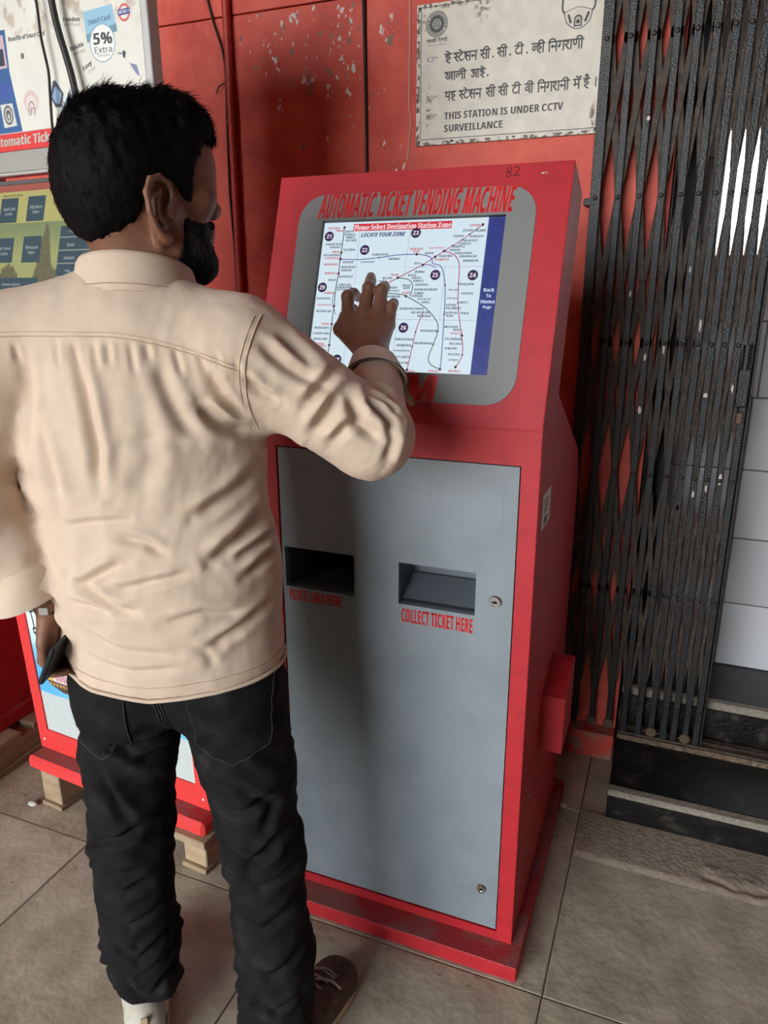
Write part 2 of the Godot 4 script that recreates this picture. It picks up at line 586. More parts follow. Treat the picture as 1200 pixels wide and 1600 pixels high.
# ------------------------------------------------------------------ the hall
func build_hall() -> void:
	# floor: stone slabs with open joints on a mortar bed
	var fl := structure("floor")
	part(fl, "mortar_bed", box(Vector3(-0.5, -0.1545, 4.3), Vector3(17.0, 0.3, 11.8)), M.joint)
	var slabs := []
	for v in 3:
		var st := nst()
		add_box(st, Vector3(0, -0.02, 0), Vector3(0.6176, 0.04, 0.6176), 0.002)
		slabs.append(st.commit())
	for i in range(-5, 4):
		for j in range(-2, 5):
			var c := Vector3(0.684 + 0.62 * (i + 0.5), rng.randf_range(-0.0012, 0.0012), 0.067 + 0.62 * (j + 0.5))
			if c.z < -0.95:
				continue
			part(fl, "floor_slab", slabs[(i + j + 20) % 3], M.stone[rng.randi() % 4], Transform3D(Basis.IDENTITY, c))
	# the rest of the floor, towards the open side of the hall
	part(fl, "floor_field", box(Vector3(-0.5, -0.019, 6.67), Vector3(17.0, 0.036, 7.0)), M.stone[1])
	part(fl, "floor_field", box(Vector3(-5.71, -0.019, 1.13), Vector3(6.58, 0.036, 4.06)), M.stone[2])
	part(fl, "floor_field", box(Vector3(4.59, -0.019, 1.13), Vector3(2.82, 0.036, 4.06)), M.stone[0])
	# cement strip laid against the foot of the steps, broken at one place
	var st2 := nst()
	var rows := []
	var nz := FastNoiseLite.new()
	nz.seed = 3
	nz.frequency = 26.0
	for j in 25:
		var z := -0.555 + 0.185 * j / 24.0
		var row := PackedVector3Array()
		for i in 121:
			var x := 0.687 + 1.5 * i / 120.0
			var edge := smoothstep(0.0, 0.12, j / 24.0) * smoothstep(0.0, 0.1, 1.0 - j / 24.0)
			var y := 0.0005 + 0.007 * smoothstep(0.0, 0.10, 1.0 - j / 24.0) + 0.0004 * nz.get_noise_2d(x, z) * edge
			# the break: a raised lip and a hollow in front of it
			var d := (z + 0.452) - 0.02 * sin((x - 1.0) * 16.0)
			var along := smoothstep(0.98, 1.03, x) * (1.0 - smoothstep(1.17, 1.26, x))
			var rough := nz.get_noise_2d(x * 1.1, z * 1.4)
			y += along * (0.008 * maxf(0.25 + rough, 0.0) * exp(-pow((d + 0.002) / 0.026, 2.0)) - 0.006 * exp(-pow((d - 0.034 - 0.012 * nz.get_noise_2d(x * 0.6, 7.0)) / 0.006, 2.0)))
			row.append(Vector3(x, y, z))
		rows.append(row)
	add_grid(st2, rows, false, true)
	part(fl, "cement_strip", st2.commit(), M.concrete, Transform3D.IDENTITY, "rough cement strip with a broken lip")

	# back wall: backing plus painted panels with seams between them
	var wb := structure("wall_back")
	part(wb, "backing", box(Vector3(-3.63, 2.5, -1.0), Vector3(8.75, 5.2, 0.18)), M.wall_back)
	part(wb, "lintel", box(Vector3(2.25, 3.8, -0.99), Vector3(3.0, 2.6, 0.2)), M.wall_red)
	var cuts := [[-8.0, -1.80, 0.0, 5.0], [-1.796, -0.572, 0.0, 2.236], [-1.796, -0.572, 2.240, 5.0], [-0.568, -0.1145, 0.0, 2.236], [-0.568, -0.1145, 2.240, 5.0], [-0.1095, 0.744, 0.0, 5.0]]
	for c in cuts:
		part(wb, "wall_panel", box(Vector3((c[0] + c[1]) * 0.5, (c[2] + c[3]) * 0.5, WALL_Z - 0.01), Vector3(c[1] - c[0], c[3] - c[2], 0.02), 0.0015), M.wall_red)
	# flaked paint on the panels, as thin raised scabs where the photograph shows them
	var st3 := nst()
	var st4 := nst()
	rng.seed = 21
	var chips := [[-0.515, 2.17, 14, 0.05], [-0.42, 2.15, 40, 0.07], [-0.33, 2.19, 40, 0.07], [-0.22, 2.15, 55, 0.06], [-0.17, 2.20, 35, 0.05], [-0.16, 2.08, 30, 0.05], [-0.035, 2.14, 16, 0.03], [-0.30, 2.05, 14, 0.03], [-0.22, 2.02, 12, 0.03], [-0.40, 1.99, 10, 0.03], [-0.17, 1.95, 14, 0.06], [-0.10, 2.0, 20, 0.10], [-0.25, 1.86, 10, 0.07], [-0.03, 1.80, 8, 0.05], [0.03, 2.18, 12, 0.03], [-0.36, 1.80, 6, 0.06]]
	for c in chips:
		for k in c[2]:
			var p := Vector2(c[0] + rng.randfn(0, c[3] * 0.5), c[1] + rng.randfn(0, c[3] * 0.7))
			if p.x > 0.02 or absf(p.x + 0.112) < 0.008 or absf(p.y - 2.238) < 0.01 or p.x < -0.54:
				continue
			var l := 0.0012 + 0.012 * pow(rng.randf(), 2.4)
			var w := l * rng.randf_range(0.2, 0.8)
			var a := rng.randfn(0, 0.35)
			var pts := []
			for q in 7:
				var t := TAU * q / 7.0
				var v := Vector2(cos(t) * w, sin(t) * l) * rng.randf_range(0.35, 1.2)
				v = v.rotated(a)
				pts.append(Vector3(p.x + v.x, p.y + v.y, WALL_Z + 0.0006))
			var which := st3 if rng.randf() < 0.7 else st4
			for q in 7:
				face(which, [Vector3(p.x, p.y, WALL_Z + 0.0008), pts[q], pts[(q + 1) % 7]], Vector3(0, 0, 1))
	# three longer scrapes and the light streak of paint left of the notice
	for s in [[-0.302, 2.08, -0.292, 2.02, 0.007], [-0.345, 2.055, -0.36, 2.03, 0.006], [-0.245, 2.075, -0.215, 2.045, 0.006], [-0.045, 2.13, -0.035, 2.105, 0.012], [-0.355, 2.13, -0.345, 2.115, 0.008]]:
		var a2 := Vector2(s[0], s[1])
		var b2 := Vector2(s[2], s[3])
		var n2: Vector2 = (b2 - a2).orthogonal().normalized() * s[4]
		var pl := []
		for q in 10:
			var t2 := TAU * q / 10.0
			var v2: Vector2 = a2.lerp(b2, 0.5 + 0.5 * cos(t2)) + n2 * sin(t2) * rng.randf_range(0.5, 1.0)
			pl.append(Vector3(v2.x, v2.y, WALL_Z + 0.0007))
		face(st4, pl, Vector3(0, 0, 1))
	part(wb, "paint_flakes", st3.commit(), M.white_chip).set_meta("kind", "stuff")
	part(wb, "bare_patches", st4.commit(), sm(Color(0.56, 0.44, 0.38), 0.9)).set_meta("kind", "stuff")
	var dr := nst()
	add_tube(dr, curve([Vector3(0.018, 2.30, WALL_Z + 0.001), Vector3(0.021, 2.12, WALL_Z + 0.001), Vector3(0.019, 1.97, WALL_Z + 0.001), Vector3(0.024, 1.90, WALL_Z + 0.001), Vector3(0.017, 1.81, WALL_Z + 0.001)], 5), 0.0028, 5)
	part(wb, "paint_run", dr.commit(), sm(Color(0.80, 0.60, 0.54), 0.6), Transform3D.IDENTITY, "pale run of paint")

	var bb := structure("baseboard_back")
	part(bb, "plinth", box(Vector3(-2.0, 0.045, -0.86), Vector3(5.49, 0.09, 0.06), 0.004), M.block_red)

	# steps up to the gate
	var s1 := thing("step", "black stone step in front of the folded gate", "step", Vector3(1.5, 0, -0.68))
	wpart(s1, "riser", box(Vector3(1.5, 0.04, -0.562), Vector3(1.494, 0.08, 0.024), 0.0015), M.black_stone)
	wpart(s1, "nosing", box(Vector3(1.5, 0.09, -0.564), Vector3(1.494, 0.02, 0.032), 0.004), M.nosing)
	wpart(s1, "tread", box(Vector3(1.5, 0.049, -0.70), Vector3(1.494, 0.098, 0.238), 0.002), M.black_stone)
	var th := thing("threshold", "worn brown stone threshold carrying the rail of the gate", "threshold", Vector3(1.5, 0, -0.86))
	wpart(th, "sill", box(Vector3(1.5, 0.055, -0.861), Vector3(1.494, 0.11, 0.082), 0.006), M.threshold)
	for z in [-0.838, -0.868]:
		wpart(th, "rail", box(Vector3(1.5, 0.1125, z), Vector3(1.494, 0.007, 0.006), 0.001), M.gate_rust)
	var s2 := thing("step", "black stone inner step behind the gate, below the white tiles", "step", Vector3(1.5, 0, -1.05))
	wpart(s2, "riser", box(Vector3(1.5, 0.105, -0.914), Vector3(1.494, 0.21, 0.02), 0.0015), M.black_stone)
	wpart(s2, "nosing", box(Vector3(1.5, 0.224, -0.916), Vector3(1.494, 0.026, 0.028), 0.004), M.nosing)
	wpart(s2, "tread", box(Vector3(1.5, 0.1165, -1.056), Vector3(1.494, 0.233, 0.25), 0.002), M.black_stone)

	# tiled wall behind the gate, with a window to the open air
	var wt := structure("wall_tiled")
	var stg := nst()
	var win := Rect2(0.86, 1.53, 0.9, 0.37)
	add_plate(stg, Transform3D(Basis.IDENTITY, Vector3(0, 0, -1.19)), Rect2(-0.2, 0.0, 2.9, 3.7), [win], 0.12)
	part(wt, "backing", stg.commit(), M.grout)
	var tw := 0.31
	var thh := 0.225
	var tm := box(Vector3.ZERO, Vector3(tw - 0.004, thh - 0.004, 0.008), 0.0012)
	for i in range(0, 6):
		for j in range(0, 11):
			var r := Rect2(0.72 + tw * i + (0.0 if j < 4 else 0.012), 0.233 + thh * j, tw, thh)
			if r.intersection(win).get_area() < 0.0001:
				part(wt, "tile", tm, M.tile[(i * 2 + j) % 3], Transform3D(Basis.IDENTITY, Vector3(r.position.x + tw * 0.5, r.position.y + thh * 0.5, -1.186)))
				continue
			# tiles cut round the window
			var y0 := maxf(r.position.y, win.position.y)
			var y1 := minf(r.end.y, win.end.y)
			for c in [Rect2(r.position.x, r.position.y, tw, win.position.y - r.position.y), Rect2(r.position.x, win.end.y, tw, r.end.y - win.end.y), Rect2(r.position.x, y0, win.position.x - r.position.x, y1 - y0), Rect2(win.end.x, y0, r.end.x - win.end.x, y1 - y0)]:
				if c.size.x > 0.008 and c.size.y > 0.008:
					part(wt, "tile", box(Vector3(c.get_center().x, c.get_center().y, -1.186), Vector3(c.size.x - 0.004, c.size.y - 0.004, 0.008), 0.0012), M.tile[(i + j) % 3])
	var w1 := structure("window_1")
	var stw := nst()
	add_plate(stw, Transform3D(Basis.IDENTITY, Vector3(0, 0, -1.2)), Rect2(win.position.x - 0.003, win.position.y - 0.003, win.size.x + 0.006, win.size.y + 0.006), [Rect2(0.875, 1.545, 0.42, 0.34), Rect2(1.315, 1.545, 0.43, 0.34)], 0.04)
	part(w1, "window_frame", stw.commit(), M.aluminium)
	var glass := sm(Color(0.75, 0.77, 0.77, 0.35), 0.12)     # greyed and part opaque to dim the sky seen through it
	glass.transparency = BaseMaterial3D.TRANSPARENCY_ALPHA
	part(w1, "pane", box(Vector3(1.085, 1.715, -1.22), Vector3(0.42, 0.34, 0.004)), glass)
	part(w1, "pane", box(Vector3(1.53, 1.715, -1.22), Vector3(0.43, 0.34, 0.004)), glass)
	var d1 := structure("door_1")
	part(d1, "door_post", box(Vector3(0.785, 1.28, -0.985), Vector3(0.068, 2.33, 0.07), 0.004), M.frame_dark)

	# unseen roof and sides of the hall, partly added to shape the sky light
	var ce := structure("ceiling")
	part(ce, "roof_slab", box(Vector3(-2.5, 5.06, 3.7), Vector3(12.0, 0.12, 9.8)), M.roof)
	part(ce, "inner_ceiling", box(Vector3(1.5, 2.6, -1.06), Vector3(1.6, 0.1, 0.3)), M.roof)
	var wr := structure("wall_added_right")  # added out of view to block light from the machine's right flank
	part(wr, "wall_body", box(Vector3(2.9, 2.5, 3.65), Vector3(0.2, 5.0, 9.1)), M.blocker_plaster)
	part(wr, "return_wall", box(Vector3(2.53, 1.25, -0.99), Vector3(0.56, 2.5, 0.2)), M.wall_red)
	var wf := structure("wall_added_front")  # added out of view; its opening aims the sky light from behind left
	var wfs := nst()
	add_plate(wfs, Transform3D(Basis(Vector3.UP, PI), Vector3(0, 0, 8.0)), Rect2(-3.0, 0.0, 11.0, 5.0), [Rect2(-0.55, 0.002, 5.6, 4.8)], 0.2)
	part(wf, "wall_body", wfs.commit(), M.plaster)
	var wl := structure("wall_left")
	part(wl, "wall_body", box(Vector3(-8.1, 2.5, 3.65), Vector3(0.24, 5.0, 9.5)), M.plaster)

# ------------------------------------------------------------------ folded scissor gate
func build_gate() -> void:
	var g := thing("folding_gate", "black rusty scissor gate folded aside at the doorway", "gate", Vector3(0.77, 0.11, -0.85))
	var xs := [0.5595, 0.616, 0.670, 0.723, 0.769, 0.812, 0.852, 0.886, 0.917, 0.949, 0.980]
	var rowsy := [2.409, 2.047, 1.681, 1.312, 0.949, 0.586, 0.223]
	var top := 2.46
	rng.seed = 5
	for i in xs.size():
		var x: float = xs[i]
		var w := 0.0175 if i > 0 else 0.026
		var y0 := 0.116 if i > 0 else 0.118
		for z in [-0.841, -0.866]:
			var b := Basis(Vector3(0, 0, 1), rng.randf_range(-0.0012, 0.0012))
			wpart(g, "picket", box(Vector3(x, (y0 + top) * 0.5, z), Vector3(w, top - y0, 0.007), 0.0012, b), M.gate if z > -0.85 or true else M.gate)
		for k in rowsy.size():
			var st := nst()
			add_lathe(st, Vector3(x, rowsy[k], -0.8375), Vector3(0, 0, 1), [Vector2(0.0065, 0), Vector2(0.0062, 0.002), Vector2(0.0045, 0.004), Vector2(0.0, 0.005)], 10)
			wpart(g, "rivet", st.commit(), M.rivet)
	# lattice strips between the pickets, all crossing
	for i in xs.size() - 1:
		var xa: float = xs[i]
		var xb: float = xs[i + 1]
		for k in rowsy.size() - 1:
			var odd := k if k % 2 == 0 else k + 1          # pivots that carry the strips: 2.409, 1.681, 0.949, 0.223 are even here
			var even := k + 1 if k % 2 == 0 else k
			for s in 2:
				var p0 := Vector2(xa if s == 0 else xb, rowsy[odd])
				var p1 := Vector2(lerpf(xa, xb, 0.84 if s == 0 else 0.16), rowsy[even])
				var d := p1 - p0
				var e := d.normalized() * 0.012
				p0 -= e
				p1 += e
				var mid := (p0 + p1) * 0.5
				var b2 := Basis(Vector3(0, 0, 1), atan2(-d.x, d.y) if d.y > 0 else atan2(d.x, -d.y))
				wpart(g, "lattice_strip", box(Vector3(mid.x, mid.y, -0.8495 if s == 0 else -0.8545), Vector3((xb - xa) * 0.30, (p1 - p0).length(), 0.0035), 0.0006, b2), M.gate_rust)
	# rollers on the rail
	for i in [2, 3, 6, 9]:
		var st := nst()
		add_lathe(st, Vector3(xs[i], 0.1335, -0.8355), Vector3(0, 0, 1), [Vector2(0.016, -0.004), Vector2(0.016, 0.003), Vector2(0.013, 0.006), Vector2(0.006, 0.006), Vector2(0.006, 0.009), Vector2(0.0, 0.009)], 18)
		wpart(g, "roller", st.commit(), M.roller)
	# closing stile with its lock
	wpart(g, "stile", box(Vector3(0.9945, 1.285, -0.853), Vector3(0.007, 2.33, 0.034), 0.0015), M.gate)
	wpart(g, "lock_case", box(Vector3(0.972, 1.205, -0.828), Vector3(0.030, 0.10, 0.018), 0.003), M.gate)
	var sl := nst()
	add_lathe(sl, Vector3(0.972, 1.285, -0.828), Vector3(0, 1, 0), [Vector2(0.0, -0.035), Vector2(0.011, -0.035), Vector2(0.011, 0.03), Vector2(0.0, 0.03)], 14)
	wpart(g, "bolt", sl.commit(), M.gate)
	wpart(g, "clasp", box(Vector3(0.974, 1.125, -0.832), Vector3(0.016, 0.03, 0.012), 0.002), M.roller)
	wpart(g, "wall_bracket", box(Vector3(0.545, 1.672, -0.862), Vector3(0.03, 0.018, 0.05), 0.002), M.gate)
	# splashes of white paint
	for q in [[0.850, 0.862, 0.004, 0.009], [0.886, 0.905, 0.003, 0.012], [0.917, 0.925, 0.003, 0.012], [0.949, 0.955, 0.004, 0.018], [0.769, 1.300, 0.003, 0.02], [0.723, 1.275, 0.004, 0.012], [0.723, 1.130, 0.005, 0.012], [0.949, 1.20, 0.003, 0.012], [0.670, 1.44, 0.003, 0.01], [0.812, 1.50, 0.0025, 0.009], [0.852, 1.36, 0.003, 0.02], [0.886, 1.18, 0.006, 0.008], [0.675, 1.86, 0.004, 0.006]]:
		var st := nst()
		var pts := []
		for k in 9:
			var t := TAU * k / 9.0
			pts.append(Vector3(q[0] + cos(t) * q[2] * rng.randf_range(0.7, 1.1), q[1] + sin(t) * q[3] * rng.randf_range(0.7, 1.1), -0.8369))
		face(st, pts, Vector3(0, 0, 1))
		wpart(g, "paint_splash", st.commit(), M.white_chip)

# ------------------------------------------------------------------ notice on the wall
# strokes of the Devanagari letters, headline at y = 1, baseline at y = 0
func deva() -> Dictionary:
	return {
		"sa": [0.74, 0.62, [[[0.06, 0.86], [0.22, 0.90], [0.32, 0.76], [0.22, 0.56], [0.06, 0.52], [0.24, 0.28], [0.40, 0.02]], [[0.20, 0.54], [0.62, 0.54]], [[0.62, 1.0], [0.62, 0.0]]]],
		"sh": [0.46, 0.4, [[[0.06, 0.86], [0.22, 0.90], [0.32, 0.76], [0.22, 0.56], [0.06, 0.52], [0.24, 0.28], [0.40, 0.02]], [[0.20, 0.54], [0.50, 0.54]]]],
		"ha": [0.62, 0.40, [[[0.40, 1.0], [0.40, 0.86], [0.16, 0.82], [0.10, 0.70], [0.22, 0.60], [0.42, 0.62], [0.50, 0.48], [0.36, 0.36], [0.20, 0.36], [0.16, 0.24], [0.28, 0.08], [0.46, -0.06]]]],
		"ta": [0.58, 0.32, [[[0.32, 1.0], [0.32, 0.80], [0.14, 0.68], [0.08, 0.42], [0.20, 0.16], [0.40, 0.10], [0.52, 0.22]]]],
		"sha": [0.76, 0.62, [[[0.20, 0.66], [0.10, 0.74], [0.14, 0.88], [0.26, 0.90], [0.34, 0.76], [0.28, 0.58], [0.12, 0.46], [0.22, 0.30], [0.36, 0.04]], [[0.24, 0.50], [0.62, 0.56]], [[0.62, 1.0], [0.62, 0.0]]]],
		"na": [0.62, 0.48, [[[0.48, 0.50], [0.22, 0.50], [0.14, 0.60], [0.06, 0.50], [0.14, 0.40], [0.22, 0.50]], [[0.48, 1.0], [0.48, 0.0]]]],
		"ii": [0.26, 0.10, [[[0.10, 0.0], [0.10, 1.0], [0.06, 1.24], [-0.12, 1.34], [-0.32, 1.24], [-0.36, 1.02]]]],
		"i": [0.24, 0.10, [[[0.10, 0.0], [0.10, 1.0], [0.14, 1.24], [0.34, 1.34], [0.54, 1.24], [0.60, 1.02]]]],
		"aa": [0.24, 0.10, [[[0.10, 1.0], [0.10, 0.0]]]],
		"va": [0.62, 0.48, [[[0.48, 0.62], [0.30, 0.72], [0.12, 0.60], [0.10, 0.40], [0.24, 0.28], [0.48, 0.46]], [[0.48, 1.0], [0.48, 0.0]]]],
		"vh": [0.46, 0.4, [[[0.46, 0.62], [0.30, 0.72], [0.12, 0.60], [0.10, 0.40], [0.24, 0.28], [0.46, 0.46]]]],
		"ga": [0.60, 0.48, [[[0.18, 1.0], [0.18, 0.52], [0.10, 0.40], [0.04, 0.50], [0.14, 0.56]], [[0.48, 1.0], [0.48, 0.0]]]],
		"ra": [0.46, 0.26, [[[0.06, 0.88], [0.24, 0.90], [0.32, 0.76], [0.22, 0.58], [0.06, 0.54], [0.22, 0.28], [0.38, 0.02]]]],
		"nna": [0.70, 0.56, [[[0.10, 1.0], [0.10, 0.56], [0.20, 0.42], [0.32, 0.56], [0.32, 1.0]], [[0.56, 1.0], [0.56, 0.0]]]],
		"kha": [0.88, 0.74, [[[0.06, 0.90], [0.24, 0.86], [0.26, 0.66], [0.10, 0.52], [0.20, 0.26], [0.36, 0.16], [0.50, 0.30]], [[0.74, 0.62], [0.56, 0.72], [0.42, 0.60], [0.42, 0.42], [0.54, 0.30], [0.74, 0.46]], [[0.74, 1.0], [0.74, 0.0]]]],
		"la": [0.80, 0.66, [[[0.14, 0.28], [0.06, 0.48], [0.14, 0.70], [0.28, 0.74], [0.36, 0.60], [0.36, 0.40]], [[0.36, 0.60], [0.46, 0.74], [0.66, 0.66]], [[0.66, 1.0], [0.66, 0.0]]]],
		"a": [0.72, 0.58, [[[0.08, 0.84], [0.22, 0.92], [0.34, 0.80], [0.20, 0.60], [0.36, 0.46], [0.34, 0.24], [0.20, 0.12], [0.04, 0.26]], [[0.28, 0.56], [0.58, 0.56]], [[0.58, 1.0], [0.58, 0.0]]]],
		"ya": [0.64, 0.50, [[[0.10, 0.90], [0.22, 0.82], [0.12, 0.56], [0.24, 0.42], [0.50, 0.52]], [[0.50, 1.0], [0.50, 0.0]]]],
		"ma": [0.66, 0.52, [[[0.16, 1.0], [0.16, 0.50], [0.08, 0.40], [0.18, 0.36], [0.20, 0.48], [0.52, 0.48]], [[0.52, 1.0], [0.52, 0.0]]]],
		"pa": [0.62, 0.48, [[[0.12, 1.0], [0.12, 0.62], [0.26, 0.50], [0.48, 0.54]], [[0.48, 1.0], [0.48, 0.0]]]],
		"cha": [0.64, 0.50, [[[0.08, 0.72], [0.36, 0.72], [0.20, 0.60], [0.24, 0.38], [0.50, 0.48]], [[0.50, 1.0], [0.50, 0.0]]]],
	}

func deva_word(im: Image, word: Array, x0: float, x1: float, head: float, base: float, pen: float, col: Color) -> void:
	var D := deva()
	var w := 0.0
	for k in word:
		if D.has(k):
			w += D[k][0]
	var sx := (x1 - x0) / w
	var sy := base - head
	var x := 0.0
	var stem := 0.0
	for k in word:
		if D.has(k):
			stem = x + D[k][1]
			for s in D[k][2]:
				var pts := []
				for q in s:
					pts.append(Vector2(x0 + (x + q[0]) * sx, base - q[1] * sy))
				draw_line(im, flat_curve(pts, 5) if pts.size() > 2 else pts, pen, col)
			x += D[k][0]
		elif k == "e" or k == "ai":
			draw_line(im, flat_curve([Vector2(x0 + stem * sx, head), Vector2(x0 + (stem - 0.06) * sx, head - 0.22 * sy), Vector2(x0 + (stem - 0.26) * sx, head - 0.32 * sy)], 5), pen, col)
			if k == "ai":
				draw_line(im, flat_curve([Vector2(x0 + stem * sx, head), Vector2(x0 + (stem + 0.02) * sx, head - 0.3 * sy), Vector2(x0 + (stem - 0.12) * sx, head - 0.46 * sy)], 5), pen, col)
		elif k == "n":
			draw_disc(im, Vector2(x0 + (stem + 0.14) * sx, head - 0.26 * sy), pen * 0.8, col)
	draw_line(im, [Vector2(x0, head), Vector2(x1, head)], pen, col)

func build_sign() -> void:
	var im := Image.create(1400, 960, false, Image.FORMAT_RGB8)
	im.fill(Color(0.81, 0.785, 0.725))
	var nz := FastNoiseLite.new()
	nz.seed = 12
	nz.frequency = 0.006
	nz.fractal_octaves = 5
	for y in range(0, 960, 2):
		for x in range(0, 1400, 2):
			var v := nz.get_noise_2d(x, y)
			var c := Color(0.81, 0.785, 0.725) * (1.0 + 0.07 * v)
			var edge := minf(minf(x, 1400 - x), minf(y, 960 - y))
			var d := nz.get_noise_2d(x * 3.0 + 500, y * 3.0)
			# rust and dirt: along the rim, and the stains seen on the plate
			var dirt := 0.0
			if edge < 26:
				dirt = smoothstep(0.05, 0.35, d + 0.12)
			for s in [[505, 60, 60, 90], [1345, 850, 26, 90], [60, 120, 40, 60], [300, 20, 300, 20], [100, 700, 25, 160]]:
				var q := Vector2((x - s[0]) / float(s[2]), (y - s[1]) / float(s[3])).length()
				dirt = maxf(dirt, (1.0 - smoothstep(0.3, 1.3, q)) * smoothstep(-0.1, 0.4, d) * 0.9)
			c = c.lerp(Color(0.36, 0.29, 0.22), clampf(dirt, 0, 1))
			im.fill_rect(Rect2i(x, y, 2, 2), c)
	var k := Color(0.085, 0.08, 0.075)
	# printed rule
	draw_line(im, [Vector2(34, 22), Vector2(36, 918), Vector2(1378, 924), Vector2(1378, 22), Vector2(34, 22)], 5, k)
	# round emblem with its caption
	var lc := Vector2(157, 138)
	draw_disc(im, lc, 86, k)
	draw_disc(im, lc, 82, Color(0.70, 0.68, 0.63))
	for i in 34:
		var a := TAU * i / 34.0
		if i % 17 == 3:
			continue
		draw_line(im, [lc + Vector2(cos(a), sin(a)) * 66, lc + Vector2(cos(a + 0.05), sin(a + 0.05)) * 77], 6, Color(0.22, 0.21, 0.20))
	draw_disc(im, lc, 56, Color(0.16, 0.155, 0.15))
	for i in 16:
		var a := TAU * i / 16.0
		draw_disc(im, lc + Vector2(cos(a), sin(a)) * 56, 7, Color(0.16, 0.155, 0.15))
	draw_disc(im, lc, 34, Color(0.62, 0.60, 0.56))
	draw_line(im, flat_curve([lc + Vector2(-18, 22), lc + Vector2(-16, -10), lc + Vector2(0, -24), lc + Vector2(16, -10), lc + Vector2(18, 22)]), 6, k)
	draw_line(im, flat_curve([lc + Vector2(-7, 22), lc + Vector2(-6, 0), lc + Vector2(6, 0), lc + Vector2(7, 22)]), 5, k)
	deva_word(im, ["pa", "sha", "cha", "i", "ma"], 78, 160, 236, 258, 4, k)
	deva_word(im, ["ra", "e", "la", "va", "e"], 172, 240, 236, 258, 4, k)
	draw_text(im, "Western Railway", Vector2(160, 277), 148, 16, Color(0.42, 0.40, 0.37), font("Droid Serif"))
	# dome camera
	var cc := Vector2(1200, 178)
	draw_line(im, flat_curve([Vector2(1090, 60), Vector2(1088, 150), Vector2(1104, 178)]), 12, k)
	draw_line(im, flat_curve([Vector2(1312, 60), Vector2(1312, 150), Vector2(1296, 178)]), 12, k)
	draw_line(im, [Vector2(1090, 62), Vector2(1312, 62)], 6, k)
	draw_line(im, flat_curve([Vector2(1104, 176), Vector2(1200, 150), Vector2(1296, 176)], 12), 4, k)
	draw_line(im, flat_curve([Vector2(1104, 176), Vector2(1120, 235), Vector2(1160, 270), Vector2(1202, 282), Vector2(1245, 270), Vector2(1282, 235), Vector2(1296, 176)], 10), 6, k)
	draw_line(im, [Vector2(1134, 196), Vector2(1150, 238)], 16, k)
	draw_line(im, [Vector2(1270, 192), Vector2(1252, 238)], 16, k)
	draw_disc(im, Vector2(1201, 226), 29, k)
	im.fill_rect(Rect2i(1173, 226, 56, 42), k)
	draw_disc(im, Vector2(1201, 228), 20, Color(0.68, 0.66, 0.61))
	im.fill_rect(Rect2i(1182, 228, 38, 32), Color(0.68, 0.66, 0.61))
	draw_disc(im, Vector2(1201, 238), 13, k)
	# the three notices
	var S := ["sh", "ta", "e", "sha", "na"]
	var pen := 10.0
	deva_word(im, ["ha", "e"], 224, 280, 345, 402, pen, k)
	deva_word(im, S, 298, 476, 345, 402, pen, k)
	deva_word(im, ["sa", "ii"], 502, 574, 345, 402, pen, k)
	draw_disc(im, Vector2(598, 396), 7, k)
	deva_word(im, ["sa", "ii"], 630, 702, 345, 402, pen, k)
	draw_disc(im, Vector2(726, 396), 7, k)
	deva_word(im, ["ta", "ii"], 760, 822, 345, 402, pen, k)
	draw_disc(im, Vector2(850, 396), 7, k)
	deva_word(im, ["vh", "ha", "ii"], 884, 976, 345, 402, pen, k)
	deva_word(im, ["i", "na", "ga", "ra", "aa", "nna", "ii"], 1002, 1250, 347, 404, pen, k)
	deva_word(im, ["kha", "aa", "la", "ii"], 229, 395, 468, 520, pen, k)
	deva_word(im, ["a", "aa", "ha", "e"], 434, 542, 468, 520, pen, k)
	draw_disc(im, Vector2(562, 514), 7, k)
	deva_word(im, ["ya", "ha"], 231, 318, 600, 657, pen, k)
	deva_word(im, S, 344, 518, 600, 657, pen, k)
	deva_word(im, ["sa", "ii"], 554, 624, 600, 657, pen, k)
	deva_word(im, ["sa", "ii"], 650, 720, 600, 657, pen, k)
	deva_word(im, ["ta", "ii"], 752, 815, 600, 657, pen, k)
	deva_word(im, ["va", "ii"], 846, 910, 600, 657, pen, k)
	deva_word(im, ["i", "na", "ga", "ra", "aa", "na", "ii"], 940, 1168, 601, 659, pen, k)
	deva_word(im, ["ma", "e", "n"], 1196, 1246, 601, 659, pen, k)
	deva_word(im, ["ha", "ai"], 1268, 1310, 601, 659, pen, k)
	draw_line(im, [Vector2(1354, 600), Vector2(1354, 656)], 8, k)
	draw_text(im, "THIS STATION IS UNDER CCTV", Vector2(681, 764), 904, 49, k, font("Droid Sans", true))
	draw_text(im, "SURVEILLANCE", Vector2(460, 851), 458, 49, k, font("Droid Sans", true))
	# pointing hands
	for y in [366, 629, 759]:
		var hc := Color(0.45, 0.43, 0.40)
		draw_line(im, flat_curve([Vector2(92, y - 8), Vector2(112, y - 14), Vector2(130, y - 12), Vector2(166, y - 10)]), 4, hc)
		draw_line(im, flat_curve([Vector2(166, y - 10), Vector2(168, y - 3), Vector2(134, y - 2), Vector2(140, y + 8), Vector2(128, y + 16), Vector2(100, y + 16), Vector2(92, y + 8)]), 4, hc)
		draw_line(im, [Vector2(120, y + 3), Vector2(138, y + 3)], 4, hc)
		im.fill_rect(Rect2i(86, y - 10, 10, 24), hc)
	var m := sm(Color.WHITE, 0.5)
	m.albedo_texture = ImageTexture.create_from_image(im)
	m.texture_repeat = false
	var s := thing("notice_sign", "dirty white surveillance notice in three languages on the red wall", "sign", Vector3(0.297, 2.02, -0.885))
	wpart(s, "plate", box(Vector3(0.297, 2.0175, -0.886), Vector3(0.508, 0.349, 0.006), 0.001), M.sign_edge)
	var st := nst()
	var z := -0.8826
